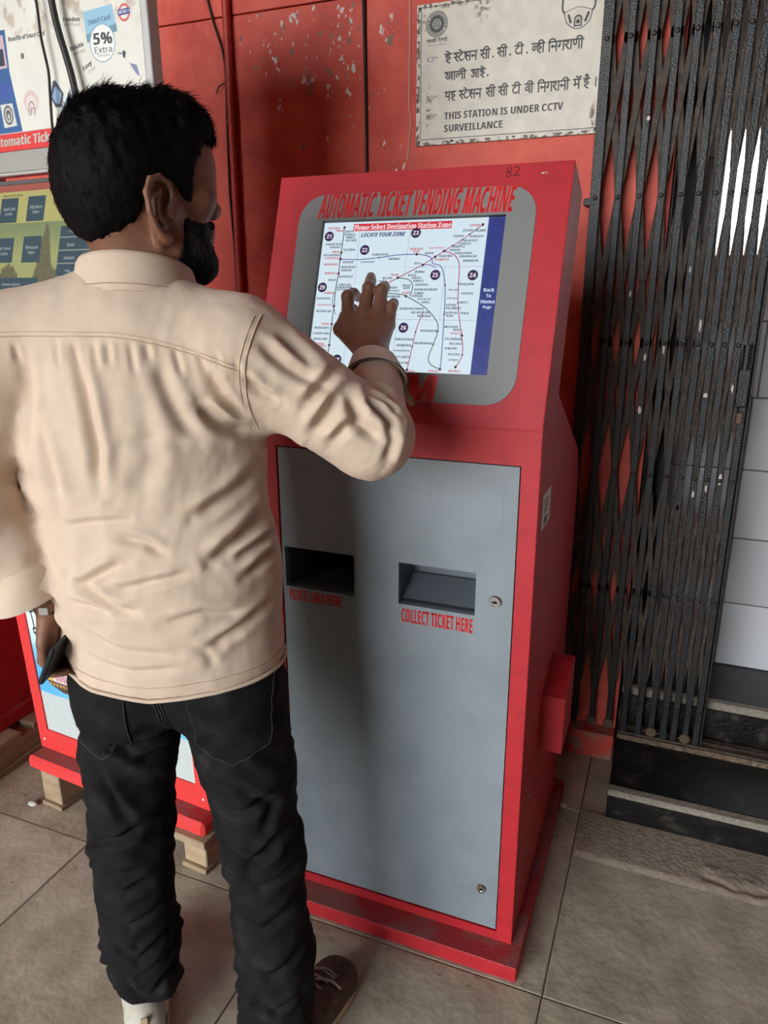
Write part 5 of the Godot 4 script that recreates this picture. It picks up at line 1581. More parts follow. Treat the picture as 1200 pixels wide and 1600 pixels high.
# -> [vertices, indices]; clip(p) > 0 cuts away
func nets(f: Field, cell: float, clip = null, smooth := 1) -> Array:
	const B := 8
	var lo := f.LO - Vector3.ONE * cell * 3.0
	var size := f.HI + Vector3.ONE * cell * 3.0 - lo
	var nb := Vector3i(int(ceil(size.x / (cell * B))), int(ceil(size.y / (cell * B))), int(ceil(size.z / (cell * B))))
	var n := nb * B + Vector3i.ONE
	var sx := 1
	var sy := n.x
	var sz := n.x * n.y
	var vals := PackedFloat32Array()
	vals.resize(n.x * n.y * n.z)
	vals.fill(9.0)
	var rad := cell * B * 0.8661
	var all := f.all()
	var active: Array[Vector3i] = []
	var np := all.size()
	var clipping := clip != null
	for bz in nb.z:
		for by in nb.y:
			for bx in nb.x:
				var c := lo + Vector3(bx + 0.5, by + 0.5, bz + 0.5) * cell * B
				var ds := PackedFloat32Array()
				var m := 1e3
				for i in np:
					var e := f.one(i, c)
					ds.append(e)
					m = minf(m, e)
				if m > rad * 1.35 + 0.02:
					continue
				var list := PackedInt32Array()
				for i in np:
					if ds[i] < m + 2.0 * rad + 0.03:
						list.append(i)
				if f.val(c, list) < -rad * 1.9:
					if not clipping:
						continue
					if absf(clip.call(c)) > rad * 1.9:
						continue
				active.append(Vector3i(bx, by, bz))
				for z in range(bz * B, bz * B + B + 1):
					for y in range(by * B, by * B + B + 1):
						var base := z * sz + y * sy
						for x in range(bx * B, bx * B + B + 1):
							if vals[base + x] < 8.5:
								continue
							var p := lo + Vector3(x, y, z) * cell
							var d := f.val(p, list)
							if clipping and d < cell * 2.0:
								d = maxf(d, clip.call(p))
							vals[base + x] = d
	# vertices
	var verts := PackedVector3Array()
	var idx := {}
	var co := [0, sx, sy, sx + sy, sz, sz + sx, sz + sy, sz + sx + sy]
	var cv := [Vector3(0, 0, 0), Vector3(1, 0, 0), Vector3(0, 1, 0), Vector3(1, 1, 0), Vector3(0, 0, 1), Vector3(1, 0, 1), Vector3(0, 1, 1), Vector3(1, 1, 1)]
	var ed := [[0, 1], [2, 3], [4, 5], [6, 7], [0, 2], [1, 3], [4, 6], [5, 7], [0, 4], [1, 5], [2, 6], [3, 7]]
	for b in active:
		for z in range(b.z * B, b.z * B + B):
			for y in range(b.y * B, b.y * B + B):
				for x in range(b.x * B, b.x * B + B):
					var o := z * sz + y * sy + x
					var v0 := vals[o]
					if absf(v0) > cell * 3.0:
						continue
					var s := v0 < 0.0
					if (vals[o + sx] < 0.0) == s and (vals[o + sy] < 0.0) == s and (vals[o + sz] < 0.0) == s and (vals[o + co[3]] < 0.0) == s and (vals[o + co[5]] < 0.0) == s and (vals[o + co[6]] < 0.0) == s and (vals[o + co[7]] < 0.0) == s:
						continue
					var acc := Vector3.ZERO
					var cnt := 0
					for e in ed:
						var a: float = vals[o + co[e[0]]]
						var c2: float = vals[o + co[e[1]]]
						if (a < 0.0) != (c2 < 0.0):
							acc += cv[e[0]].lerp(cv[e[1]], a / (a - c2))
							cnt += 1
					idx[o] = verts.size()
					verts.append(lo + (Vector3(x, y, z) + acc / cnt) * cell)
	# quads round crossed edges; front faces run clockwise
	var ind := PackedInt32Array()
	var ax := [sx, sy, sz]
	for o in idx:
		var v0 := vals[o]
		for k in 3:
			var v1: float = vals[o + ax[k]]
			if (v0 < 0.0) == (v1 < 0.0):
				continue
			var u: int = ax[(k + 1) % 3]
			var w: int = ax[(k + 2) % 3]
			if not (idx.has(o - u) and idx.has(o - w) and idx.has(o - u - w)):
				continue
			var q0: int = idx[o]
			var q1: int = idx[o - u]
			var q2: int = idx[o - u - w]
			var q3: int = idx[o - w]
			if v0 < 0.0:
				ind.append_array(PackedInt32Array([q0, q2, q1, q0, q3, q2]))
			else:
				ind.append_array(PackedInt32Array([q0, q1, q2, q0, q2, q3]))
	for it in smooth:
		relax(verts, ind)
	return [verts, ind]

func relax(verts: PackedVector3Array, ind: PackedInt32Array) -> void:
	var acc := PackedVector3Array()
	acc.resize(verts.size())
	var cnt := PackedInt32Array()
	cnt.resize(verts.size())
	for i in range(0, ind.size(), 3):
		for k in 3:
			var a := ind[i + k]
			var b := ind[i + (k + 1) % 3]
			acc[a] += verts[b]
			acc[b] += verts[a]
			cnt[a] += 1
			cnt[b] += 1
	for i in verts.size():
		if cnt[i] > 0:
			verts[i] = verts[i].lerp(acc[i] / cnt[i], 0.5)

func normals_of(verts: PackedVector3Array, ind: PackedInt32Array) -> PackedVector3Array:
	var nn := PackedVector3Array()
	nn.resize(verts.size())
	for i in range(0, ind.size(), 3):
		var a := ind[i]
		var b := ind[i + 1]
		var c := ind[i + 2]
		var x := (verts[c] - verts[a]).cross(verts[b] - verts[a])
		nn[a] += x
		nn[b] += x
		nn[c] += x
	for i in nn.size():
		nn[i] = nn[i].normalized()
	return nn

# each triangle becomes four, new points in the middle of edges, then relaxed once
func split(vi: Array) -> Array:
	var verts: PackedVector3Array = vi[0]
	var ind: PackedInt32Array = vi[1]
	var mid := {}
	var out := PackedInt32Array()
	for i in range(0, ind.size(), 3):
		var m := [0, 0, 0]
		for k in 3:
			var a := ind[i + k]
			var b := ind[i + (k + 1) % 3]
			var key := mini(a, b) * 4000000 + maxi(a, b)
			if not mid.has(key):
				mid[key] = verts.size()
				verts.append((verts[a] + verts[b]) * 0.5)
			m[k] = mid[key]
		out.append_array(PackedInt32Array([ind[i], m[0], m[2], ind[i + 1], m[1], m[0], ind[i + 2], m[2], m[1], m[0], m[1], m[2]]))
	relax(verts, out)
	return [verts, out]

# push points along their normals by how(p, n)
func displaced(vi: Array, how: Callable) -> Array:
	var verts: PackedVector3Array = vi[0]
	var nn := normals_of(verts, vi[1])
	for i in verts.size():
		verts[i] += nn[i] * float(how.call(verts[i], nn[i]))
	return [verts, vi[1]]

func to_mesh(list: Array, tint = null) -> ArrayMesh:
	var V := PackedVector3Array()
	var N := PackedVector3Array()
	var C := PackedColorArray()
	var I := PackedInt32Array()
	for vi in list:
		var base := V.size()
		var nn := normals_of(vi[0], vi[1])
		V.append_array(vi[0])
		N.append_array(nn)
		if tint != null:
			for i in nn.size():
				C.append(tint.call(vi[0][i]))
		for k in vi[1]:
			I.append(base + k)
	var arr := []
	arr.resize(Mesh.ARRAY_MAX)
	arr[Mesh.ARRAY_VERTEX] = V
	arr[Mesh.ARRAY_NORMAL] = N
	if tint != null:
		arr[Mesh.ARRAY_COLOR] = C
	arr[Mesh.ARRAY_INDEX] = I
	var me := ArrayMesh.new()
	me.add_surface_from_arrays(Mesh.PRIMITIVE_TRIANGLES, arr)
	return me

func moved(vi: Array, xf: Transform3D) -> Array:
	var v: PackedVector3Array = vi[0]
	for i in v.size():
		v[i] = xf * v[i]
	return [v, vi[1]]

# ------------------------------------------------------------------ the man at the machine
const TO := Vector3(0.05, 1.1, 0.378)         # a point inside the trunk
const TR := Vector3(0.946, 0.0, -0.325)       # trunk: to its right
const TB := Vector3(0.325, 0.0, 0.946)        # trunk: towards its back
const SO := Vector3(0.3, 1.3, 0.29)           # the raised sleeve and two directions across it
const SU := Vector3(0.892, 0.0, -0.453)
const SV := Vector3(-0.065, 0.99, -0.128)
const SN := Vector3(0.448, 0.144, 0.882)

# folds of the cloth: width, depth, then points (across, up)
var back_folds := [[0.006, 0.0020, -0.148, 1.389, -0.145, 1.36], [0.006, 0.0020, -0.086, 1.389, -0.082, 1.356], [0.006, 0.0020, -0.06, 1.389, -0.055, 1.35], [0.006, 0.0020, -0.031, 1.389, -0.027, 1.356], [0.006, 0.0020, -0.012, 1.389, -0.008, 1.36], [0.006, 0.0020, 0.019, 1.389, 0.025, 1.348], [0.006, 0.0020, 0.04, 1.389, 0.044, 1.365], [0.006, 0.0020, 0.078, 1.383, 0.085, 1.344], [0.006, 0.0020, 0.111, 1.379, 0.119, 1.344], [0.006, 0.0020, 0.136, 1.373, 0.142, 1.35], [0.006, 0.0020, 0.163, 1.363, 0.167, 1.345], [0.012, 0.006, -0.06, 1.38, -0.041, 1.314, -0.029, 1.245, -0.035, 1.183], [0.014, 0.005, -0.123, 1.279, -0.11, 1.218, -0.104, 1.164], [0.012, 0.003, -0.135, 1.372, -0.134, 1.296, -0.149, 1.227], [0.014, 0.004, 0.054, 1.364, 0.071, 1.314, 0.104, 1.255], [0.012, 0.009, 0.104, 1.302, 0.136, 1.272, 0.173, 1.25], [0.012, 0.005, 0.117, 1.364, 0.139, 1.315, 0.17, 1.264], [0.013, 0.006, 0.091, 1.138, 0.141, 1.166, 0.188, 1.207], [0.014, 0.009, 0.112, 1.068, 0.155, 1.102, 0.207, 1.153], [0.011, 0.007, 0.139, 1.066, 0.181, 1.083, 0.218, 1.103], [0.009, 0.003, -0.105, 1.124, -0.054, 1.134, 0.001, 1.139], [0.009, 0.004, -0.024, 1.116, 0.024, 1.105, 0.05, 1.088], [0.01, 0.004, -0.029, 1.031, 0.028, 1.045, 0.089, 1.058], [0.011, 0.005, -0.1, 1.025, -0.055, 1.051, -0.01, 1.076], [0.011, 0.006, -0.107, 1.045, -0.062, 1.026, -0.023, 0.999, -0.0, 0.997], [0.009, 0.004, -0.108, 1.003, -0.07, 1.001, -0.034, 0.992], [0.012, 0.005, 0.097, 0.928, 0.15, 0.955, 0.203, 0.991], [0.011, 0.007, 0.155, 1.035, 0.189, 1.059, 0.219, 1.086], [0.012, 0.004, 0.04, 0.978, 0.097, 0.989, 0.161, 0.975], [0.009, 0.0015, 0.074, 0.938, 0.097, 0.923, 0.108, 0.892], [0.012, 0.003, -0.095, 0.955, -0.031, 0.93, 0.054, 0.922], [0.01, 0.003, -0.091, 0.908, -0.02, 0.894, 0.071, 0.901], [0.012, 0.002, 0.009, 1.254, 0.048, 1.259, 0.104, 1.246], [0.02, 0.003, 0.037, 1.314, 0.045, 1.228, 0.017, 1.165]]
var sleeve_folds := [[0.009, 0.005, -0.105, 0.032, -0.082, 0.008, -0.053, -0.008], [0.012, 0.006, -0.081, 0.08, -0.043, 0.046, 0.008, 0.016], [0.011, 0.007, -0.018, -0.008, 0.008, 0.016, 0.028, 0.04], [0.012, 0.008, -0.009, -0.053, 0.011, -0.026, 0.032, 0.006], [0.013, 0.008, 0.045, 0.008, 0.061, -0.039, 0.091, -0.065], [0.01, 0.005, 0.018, -0.069, 0.041, -0.044, 0.062, -0.034], [0.009, 0.006, 0.067, -0.002, 0.092, -0.02, 0.12, -0.048], [0.007, 0.005, 0.072, 0.008, 0.102, -0.008, 0.125, -0.036], [0.007, 0.005, 0.08, 0.018, 0.105, 0.007, 0.126, -0.016], [0.01, 0.004, -0.097, -0.064, -0.055, -0.077, -0.018, -0.088], [0.01, 0.005, 0.102, -0.033, 0.112, -0.066, 0.101, -0.104], [0.012, 0.004, -0.061, 0.097, -0.025, 0.065, 0.003, 0.033]]

var leg_folds := [[0.014, 0.007, -0.119, 0.681, -0.097, 0.62, -0.074, 0.558], [0.012, 0.008, -0.142, 0.524, -0.093, 0.534, -0.057, 0.555], [0.013, 0.007, -0.122, 0.74, -0.06, 0.716, 0.026, 0.737], [0.01, 0.005, -0.085, 0.719, -0.037, 0.691, 0.016, 0.7], [0.013, 0.006, 0.065, 0.619, 0.126, 0.605, 0.193, 0.646], [0.014, 0.009, 0.094, 0.517, 0.147, 0.511, 0.222, 0.57], [0.012, 0.007, 0.098, 0.476, 0.151, 0.453, 0.226, 0.482], [0.013, 0.007, -0.152, 0.44, -0.099, 0.417, -0.02, 0.454], [0.012, 0.005, -0.163, 0.354, -0.101, 0.339, -0.027, 0.378], [0.013, 0.008, -0.14, 0.302, -0.087, 0.268, -0.023, 0.307], [0.012, 0.008, -0.149, 0.228, -0.099, 0.222, -0.038, 0.252], [0.013, 0.005, 0.099, 0.278, 0.162, 0.272, 0.233, 0.311], [0.013, 0.007, 0.109, 0.205, 0.172, 0.19, 0.231, 0.23], [0.013, 0.004, 0.099, 0.383, 0.153, 0.369, 0.23, 0.415], [0.012, 0.005, 0.078, 0.672, 0.129, 0.659, 0.179, 0.615, 0.163, 0.567]]

func fold_push(folds: Array, q: Vector2) -> float:
	var s := 0.0
	for f in folds:
		var w: float = f[0] * 0.8
		var best := 1e9
		var sd := 0.0
		var fade := 1.0
		var n: int = (f.size() - 2) / 2
		for i in n - 1:
			var a := Vector2(f[2 + i * 2], f[3 + i * 2])
			var b := Vector2(f[4 + i * 2], f[5 + i * 2])
			var ab := b - a
			var t := clampf((q - a).dot(ab) / ab.length_squared(), 0.0, 1.0)
			var d := (q - a - ab * t).length()
			if d < best:
				best = d
				sd = d if ab.cross(q - a) > 0.0 else -d
				var along: float = (i + t) / (n - 1)
				fade = smoothstep(0.0, 0.25, along) * smoothstep(0.0, 0.25, 1.0 - along) * 0.75 + 0.25
		if best < w * 3.5:
			var x := sd / w
			s += 1.7 * f[1] * fade * (-exp(-x * x) + 0.65 * exp(-(x - 1.5) * (x - 1.5)) + 0.25 * exp(-(x + 1.7) * (x + 1.7)))
	return s

var cloth_noise := FastNoiseLite.new()

func shirt_push(p: Vector3, n: Vector3) -> float:
	var s := 0.0
	var v := p - TO
	var q := Vector2(v.dot(TR), p.y)
	var w := p - SO
	var arm := smoothstep(0.155, 0.20, q.x) if p.y > 1.1 else 0.0
	if n.dot(TB) > 0.05 and arm < 1.0:
		s += fold_push(back_folds, q) * smoothstep(0.05, 0.35, n.dot(TB)) * (1.0 - arm)
	if q.x > 0.12 and n.dot(SN) > 0.0 and p.y > 1.1:
		s += fold_push(sleeve_folds, Vector2(w.dot(SU), w.dot(SV))) * smoothstep(0.0, 0.3, n.dot(SN)) * smoothstep(0.13, 0.19, q.x)
	s += 0.0028 * cloth_noise.get_noise_3d(p.x * 9.0 + p.y * 3.0, p.y * 6.0, p.z * 9.0)
	s += 0.0014 * cloth_noise.get_noise_3d(p.x * 26.0 + 40.0, p.y * 16.0 - p.x * 12.0, p.z * 26.0)
	if q.x < -0.13:   # the hanging left sleeve: ring folds towards the cuff
		s += 0.003 * sin(p.y * 95.0 + 40.0 * (p.x + p.z)) * smoothstep(1.30, 1.15, p.y)
	return s

func jeans_push(p: Vector3, n: Vector3) -> float:
	var s := 0.007 * cloth_noise.get_noise_3d(p.x * 7.0, p.y * 11.0 + p.x * 5.0, p.z * 7.0)
	s += 0.0024 * cloth_noise.get_noise_3d(p.x * 18.0, p.y * 26.0 - p.z * 12.0, p.z * 18.0)
	if n.dot(TB) > 0.0:
		s += fold_push(leg_folds, Vector2((p - TO).dot(TR), p.y)) * smoothstep(0.0, 0.35, n.dot(TB))
	# bunching over the shoes, behind the knees and under the seat
	var k := smoothstep(0.36, 0.16, p.y) + 0.6 * exp(-pow((p.y - 0.50) / 0.07, 2.0)) + 0.5 * exp(-pow((p.y - 0.74) / 0.05, 2.0))
	s += 0.0055 * k * sin(p.y * 105.0 + 3.5 * sin(p.x * 34.0 + p.z * 26.0) + 1.5 * cloth_noise.get_noise_3d(p.x * 6.0, p.y * 6.0, p.z * 6.0) * 6.0)
	return s

func head_xf() -> Transform3D:
	var az := 0.447
	var pt := -0.05
	var f := Vector3(sin(az) * cos(pt), -sin(pt), -cos(az) * cos(pt))
	var r := Vector3(cos(az), 0, sin(az))
	var u := r.cross(f)
	var tilt := Basis(f, 0.03)
	return Transform3D(tilt * Basis(r, u, -f), Vector3(0.050, 1.600, 0.346)).scaled_local(Vector3.ONE * 1.04)

# skull, in the head's own axes: x right, y up, z to the back
func skull(f: Field, grow: float) -> void:
	f.ecap(Vector3(0, 0.024, 0.030), Vector3(0, 0.028, -0.028), 0.083 + grow, 0.076 + grow, Basis.IDENTITY, Vector3(0.92, 1, 1), 0.02)
	f.ball(Vector3(0, 0.032, -0.046), 0.056 + grow, 0.03)
	f.ball(Vector3(0, -0.015, 0.052), 0.055 + grow, 0.03)

func face_parts(f: Field, grow: float) -> void:
	f.cap(Vector3(0, -0.02, -0.043), Vector3(0, -0.075, -0.052), 0.054 + grow, 0.037 + grow, 0.03)
	for s in [-1.0, 1.0]:
		f.cap(Vector3(s * 0.052, -0.035, 0.002), Vector3(s * 0.046, -0.075, -0.014), 0.019 + grow, 0.019 + grow, 0.025)
		f.cap(Vector3(s * 0.046, -0.075, -0.014), Vector3(s * 0.018, -0.104, -0.070), 0.019 + grow, 0.019 + grow, 0.025)
	f.ball(Vector3(0, -0.106, -0.078), 0.019 + grow, 0.02)

func tri_list_prism(st: SurfaceTool, a: Vector3, b: Vector3, c: Vector3, ra: float, rb: float, side: Vector3) -> void:
	# a hair: three-sided, tapering to a point at c
	var t := (c - a).normalized()
	var s := side.cross(t).normalized()
	if s.length() < 0.5:
		s = Vector3.UP.cross(t).normalized()
	var u := t.cross(s)
	var ring := func(o: Vector3, r: float) -> Array: return [o + s * r, o + (u * 0.87 - s * 0.5) * r, o + (-u * 0.87 - s * 0.5) * r]
	var r0: Array = ring.call(a, ra)
	var r1: Array = ring.call(b, rb)
	for k in 3:
		var j := (k + 1) % 3
		var m: Vector3 = ((r0[k] + r0[j]) * 0.5 - a).normalized()
		face(st, [r0[k], r0[j], r1[j], r1[k]], m)
		face(st, [r1[k], r1[j], c], m)

func strands(st: SurfaceTool, vi: Array, count: int, flow: Callable, length: Vector2, r: float) -> void:
	var v: PackedVector3Array = vi[0]
	var ind: PackedInt32Array = vi[1]
	var nn := normals_of(v, ind)
	for i in count:
		var t := (rng.randi() % (ind.size() / 3)) * 3
		var w := Vector3(rng.randf(), rng.randf(), rng.randf())
		w /= (w.x + w.y + w.z)
		var p := v[ind[t]] * w.x + v[ind[t + 1]] * w.y + v[ind[t + 2]] * w.z
		var n := (nn[ind[t]] * w.x + nn[ind[t + 1]] * w.y + nn[ind[t + 2]] * w.z).normalized()
		var d: Array = flow.call(p, n)      # [direction, lift, length factor]
		if d.is_empty():
			continue
		var dir: Vector3 = d[0]
		dir = (dir - n * dir.dot(n)).normalized()
		dir = (dir + Vector3(rng.randfn(0, 0.22), rng.randfn(0, 0.22), rng.randfn(0, 0.22))).normalized()
		var l: float = rng.randf_range(length.x, length.y) * d[2]
		var a := p - n * 0.002
		var b: Vector3 = a + (dir * 0.6 + n * d[1]) * l * 0.55
		var c: Vector3 = b + (dir * 1.0 + n * (d[1] * 0.35 - 0.15)) * l * 0.45
		tri_list_prism(st, a, b, c, r, r * 0.75, n)

func build_person() -> void:
	rng.seed = 99
	cloth_noise.noise_type = FastNoiseLite.TYPE_SIMPLEX_SMOOTH
	cloth_noise.frequency = 1.0
	cloth_noise.fractal_octaves = 2
	var who := thing("person", "man in a beige shirt and black jeans touching the map screen", "person", Vector3(0.07, 0, 0.39))
	var inv := who.global_transform.affine_inverse()

	# ---------------- body: trunk, legs and arms, then neck and head, then the two hands, as one mesh
	var bf := Field.new()
	var tb := Basis(TR, Vector3.UP, TB)
	bf.ecap(Vector3(0.06, 0.955, 0.375), Vector3(0.04, 1.22, 0.379), 0.140, 0.150, tb, Vector3(1, 1, 0.62), 0.04)
	bf.cap(Vector3(-0.10, 1.39, 0.452), Vector3(0.03, 1.43, 0.385), 0.050, 0.058, 0.04)
	bf.cap(Vector3(0.185, 1.375, 0.342), Vector3(0.03, 1.43, 0.385), 0.050, 0.058, 0.04)
	bf.cap(Vector3(0.035, 1.42, 0.378), Vector3(0.035, 1.53, 0.362), 0.052, 0.050, 0.03)
	bf.cap(Vector3(-0.03, 0.86, 0.40), Vector3(-0.047, 0.46, 0.425), 0.078, 0.052, 0.03)
	bf.cap(Vector3(-0.047, 0.46, 0.425), Vector3(-0.045, 0.09, 0.435), 0.050, 0.036, 0.02)
	bf.cap(Vector3(0.148, 0.86, 0.345), Vector3(0.20, 0.47, 0.36), 0.078, 0.052, 0.03)
	bf.cap(Vector3(0.20, 0.47, 0.36), Vector3(0.222, 0.09, 0.385), 0.050, 0.036, 0.02)
	bf.cap(Vector3(0.20, 1.385, 0.335), Vector3(0.374, 1.228, 0.240), 0.046, 0.038, 0.03)
	bf.cap(Vector3(0.374, 1.228, 0.240), Vector3(0.291, 1.337, 0.047), 0.038, 0.025, 0.02)
	bf.cap(Vector3(-0.115, 1.395, 0.465), Vector3(-0.180, 1.185, 0.546), 0.046, 0.038, 0.03)
	bf.cap(Vector3(-0.180, 1.185, 0.546), Vector3(-0.092, 0.985, 0.486), 0.038, 0.026, 0.02)
	var body := nets(bf, 0.012, null, 2)

	var hf := Field.new()
	skull(hf, 0.0)
	face_parts(hf, 0.0)
	for s in [-1.0, 1.0]:
		hf.cap(Vector3(s * 0.012, 0.024, -0.090), Vector3(s * 0.040, 0.024, -0.074), 0.0105, 0.011, 0.012)   # brow
		hf.ball(Vector3(s * 0.043, -0.014, -0.064), 0.022, 0.02)                                          # cheek
		hf.ball(Vector3(s * 0.031, 0.004, -0.084), 0.0118, 0.006)                                         # eyelid
		hf.ball(Vector3(s * 0.0125, -0.033, -0.101), 0.0088, 0.008)                                       # nostril wing
		hf.cap(Vector3(s * 0.021, -0.058, -0.090), Vector3(0, -0.0555, -0.1005), 0.0055, 0.0075, 0.007)   # lips
		hf.cap(Vector3(s * 0.018, -0.066, -0.089), Vector3(0, -0.0685, -0.0985), 0.0055, 0.0078, 0.007)
		# ear: helix, antihelix, tragus, lobe and the shell behind
		var E := func(y: float, z: float, out := 0.0) -> Vector3:
			return Vector3(s * (0.0765 + out + 0.40 * maxf(z + 0.008, 0.0)), -0.030 + y * 1.22, 0.010 + z * 1.18)
		var hx := [[-0.002, -0.004], [0.012, -0.013], [0.027, -0.010], [0.0345, 0.003], [0.031, 0.017], [0.018, 0.0245], [0.0, 0.023], [-0.016, 0.016], [-0.027, 0.007], [-0.032, -0.002]]
		for i in hx.size() - 1:
			hf.cap(E.call(hx[i][0], hx[i][1]), E.call(hx[i + 1][0], hx[i + 1][1]), 0.0044, 0.0044, 0.003)
		var ah := [[0.021, 0.004], [0.009, 0.0115], [-0.006, 0.011], [-0.015, 0.004]]
		for i in ah.size() - 1:
			hf.cap(E.call(ah[i][0], ah[i][1]), E.call(ah[i + 1][0], ah[i + 1][1]), 0.0035, 0.0035, 0.003)
		hf.ball(E.call(-0.006, -0.011, -0.001), 0.0058, 0.004)
		hf.ball(E.call(-0.028, 0.001), 0.0072, 0.005)
		var en := Vector3(s * 0.93, 0, -0.37).normalized()
		var eb := Basis(en, Vector3.UP, en.cross(Vector3.UP))
		hf.ecap(E.call(0.018, 0.008, -0.009), E.call(-0.016, 0.007, -0.009), 0.020, 0.015, eb, Vector3(0.22, 1, 1), 0.003)
	hf.cap(Vector3(0, 0.010, -0.094), Vector3(0, -0.027, -0.1125), 0.0085, 0.0115, 0.010)                  # nose
	hf.cap(Vector3(0, -0.045, 0.022), Vector3(0.0, -0.20, 0.028), 0.057, 0.060, 0.03)                      # neck
	var hxf := head_xf()
	var head := moved(nets(hf, 0.0034, null, 1), hxf)

	# right hand, middle finger on the glass
	var rh := Field.new()
	var W := Vector3(0.291, 1.337, 0.047)
	var fing := [
		[Vector3(0.214, 1.408, -0.018), Vector3(0.206, 1.443, -0.036), Vector3(0.209, 1.449, -0.056), Vector3(0.213, 1.441, -0.072), 0.0135, 0.0120, 0.0108, 0.0094],
		[Vector3(0.248, 1.416, -0.018), Vector3(0.245, 1.459, -0.048), Vector3(0.239, 1.472, -0.071), Vector3(0.234, 1.480, -0.0855), 0.0138, 0.0120, 0.0108, 0.0094],
		[Vector3(0.277, 1.409, -0.019), Vector3(0.272, 1.455, -0.046), Vector3(0.269, 1.461, -0.068), Vector3(0.266, 1.456, -0.077), 0.0134, 0.0116, 0.0106, 0.0092],
		[Vector3(0.297, 1.392, -0.019), Vector3(0.294, 1.424, -0.040), Vector3(0.292, 1.431, -0.058), Vector3(0.288, 1.427, -0.070), 0.0124, 0.0106, 0.0096, 0.0084]]
	for k in 4:
		var q: Array = fing[k]
		rh.cap(W.lerp(q[0], 0.10), q[0], 0.0195, q[4], 0.016)
	for k in 4:
		var q: Array = fing[k]
		for j in 3:
			rh.cap(q[j], q[j + 1], q[4 + j], q[5 + j], 0.0035)
		rh.ball(q[1] + Vector3(0.001, 0.001, 0.002), q[5] * 1.03, 0.004)
	rh.cap(W, Vector3(0.205, 1.384, -0.004), 0.021, 0.0150, 0.014)
	rh.cap(Vector3(0.205, 1.384, -0.004), Vector3(0.201, 1.406, -0.034), 0.0145, 0.0122, 0.005)
	rh.cap(Vector3(0.201, 1.406, -0.034), Vector3(0.208, 1.420, -0.058), 0.0120, 0.0098, 0.004)
	rh.cap(Vector3(0.318, 1.304, 0.102), W, 0.029, 0.0265, 0.02)
	var hand_r := nets(rh, 0.003, null, 1)

	# left hand, closed round a phone
	var lh := Field.new()
	var L := Vector3(-0.092, 0.985, 0.486)
	var F := Vector3(-0.30, 0.0, -0.954)        # to the front
	var Md := Vector3(0.954, 0.0, -0.30)        # towards the body
	var bm := L + Vector3(-0.010, -0.072, 0.004)
	var along := [-0.030, -0.010, 0.011, 0.032]
	var drop := [0.0, -0.006, -0.009, -0.004]
	var thick := [0.0095, 0.0108, 0.0112, 0.0108]
	for k in 4:
		var m: Vector3 = bm + F * along[k] + Vector3(0, drop[k], 0)
		lh.cap(L + F * along[k] * 0.35 + Vector3(0, -0.008, 0), m, 0.019, thick[k] + 0.001, 0.014)
		var p1: Vector3 = m + Vector3(0, -0.030, 0) - Md * 0.004
		var p2: Vector3 = p1 + Vector3(0, -0.022, 0) + Md * 0.014
		var p3: Vector3 = p2 + Vector3(0, 0.002, 0) + Md * 0.021
		lh.cap(m, p1, thick[k], thick[k] * 0.92, 0.004)
		lh.cap(p1, p2, thick[k] * 0.92, thick[k] * 0.84, 0.004)
		lh.cap(p2, p3, thick[k] * 0.84, thick[k] * 0.72, 0.003)
	lh.cap(L + F * 0.01, L + F * 0.046 + Vector3(0, -0.045, 0) + Md * 0.006, 0.018, 0.0125, 0.012)
	lh.cap(L + F * 0.046 + Vector3(0, -0.045, 0) + Md * 0.006, L + F * 0.050 + Vector3(0, -0.075, 0) + Md * 0.030, 0.0122, 0.0085, 0.004)
	lh.cap(Vector3(-0.106, 1.035, 0.499), L, 0.030, 0.027, 0.02)
	var hand_l := nets(lh, 0.003, null, 1)
	var tint := func(p: Vector3) -> Color:
		var q := hxf.affine_inverse() * p
		if absf(q.x) < 0.025 and q.y < -0.049 and q.y > -0.078 and q.z < -0.094:
			return Color(0.80, 0.55, 0.52)       # lips
		return Color(1, 1, 1)
	wpart(who, "body", to_mesh([body, head, hand_r, hand_l], tint), M.skin)
	# eyes
	for s in [-1.0, 1.0]:
		var ey := SphereMesh.new()
		ey.radius = 0.0108
		ey.height = 0.0216
		ey.radial_segments = 16
		ey.rings = 8
		var eo := part(who, "eye", ey, sm(Color(0.80, 0.77, 0.74), 0.2), inv * hxf * Transform3D(Basis.IDENTITY, Vector3(s * 0.031, 0.0025, -0.0868)))
		var ir := SphereMesh.new()
		ir.radius = 0.0052
		ir.height = 0.0104
		ir.radial_segments = 12
		ir.rings = 6
		part(eo, "iris", ir, sm(Color(0.06, 0.035, 0.025), 0.15), Transform3D(Basis.IDENTITY, Vector3(s * 0.0015, -0.001, -0.0070)))

	# ---------------- hair, beard and brows
	var hr := Field.new()
	skull(hr, 0.007)
	hr.cap(Vector3(0.02, 0.080, -0.056), Vector3(-0.02, 0.082, -0.050), 0.036, 0.036, 0.03)     # fuller front
	hr.cap(Vector3(0, 0.072, -0.03), Vector3(0, 0.060, 0.03), 0.052, 0.058, 0.03)               # crown
	var hairline := func(p: Vector3) -> float:
		var z := p.z
		var y := 0.0
		if z < -0.066: y = 0.058
		elif z < -0.046: y = lerpf(0.058, 0.030, (z + 0.066) / 0.02)
		elif z < -0.026: y = -0.040
		elif z < -0.012: y = lerpf(-0.015, 0.008, (z + 0.026) / 0.014)
		elif z < 0.026: y = 0.010
		elif z < 0.045: y = lerpf(-0.004, -0.044, (z - 0.026) / 0.019)
		else: y = lerpf(-0.044, -0.072, minf((z - 0.045) / 0.04, 1.0))
		return (y - p.y) * 0.7
	var hair := nets(hr, 0.0042, hairline, 1)
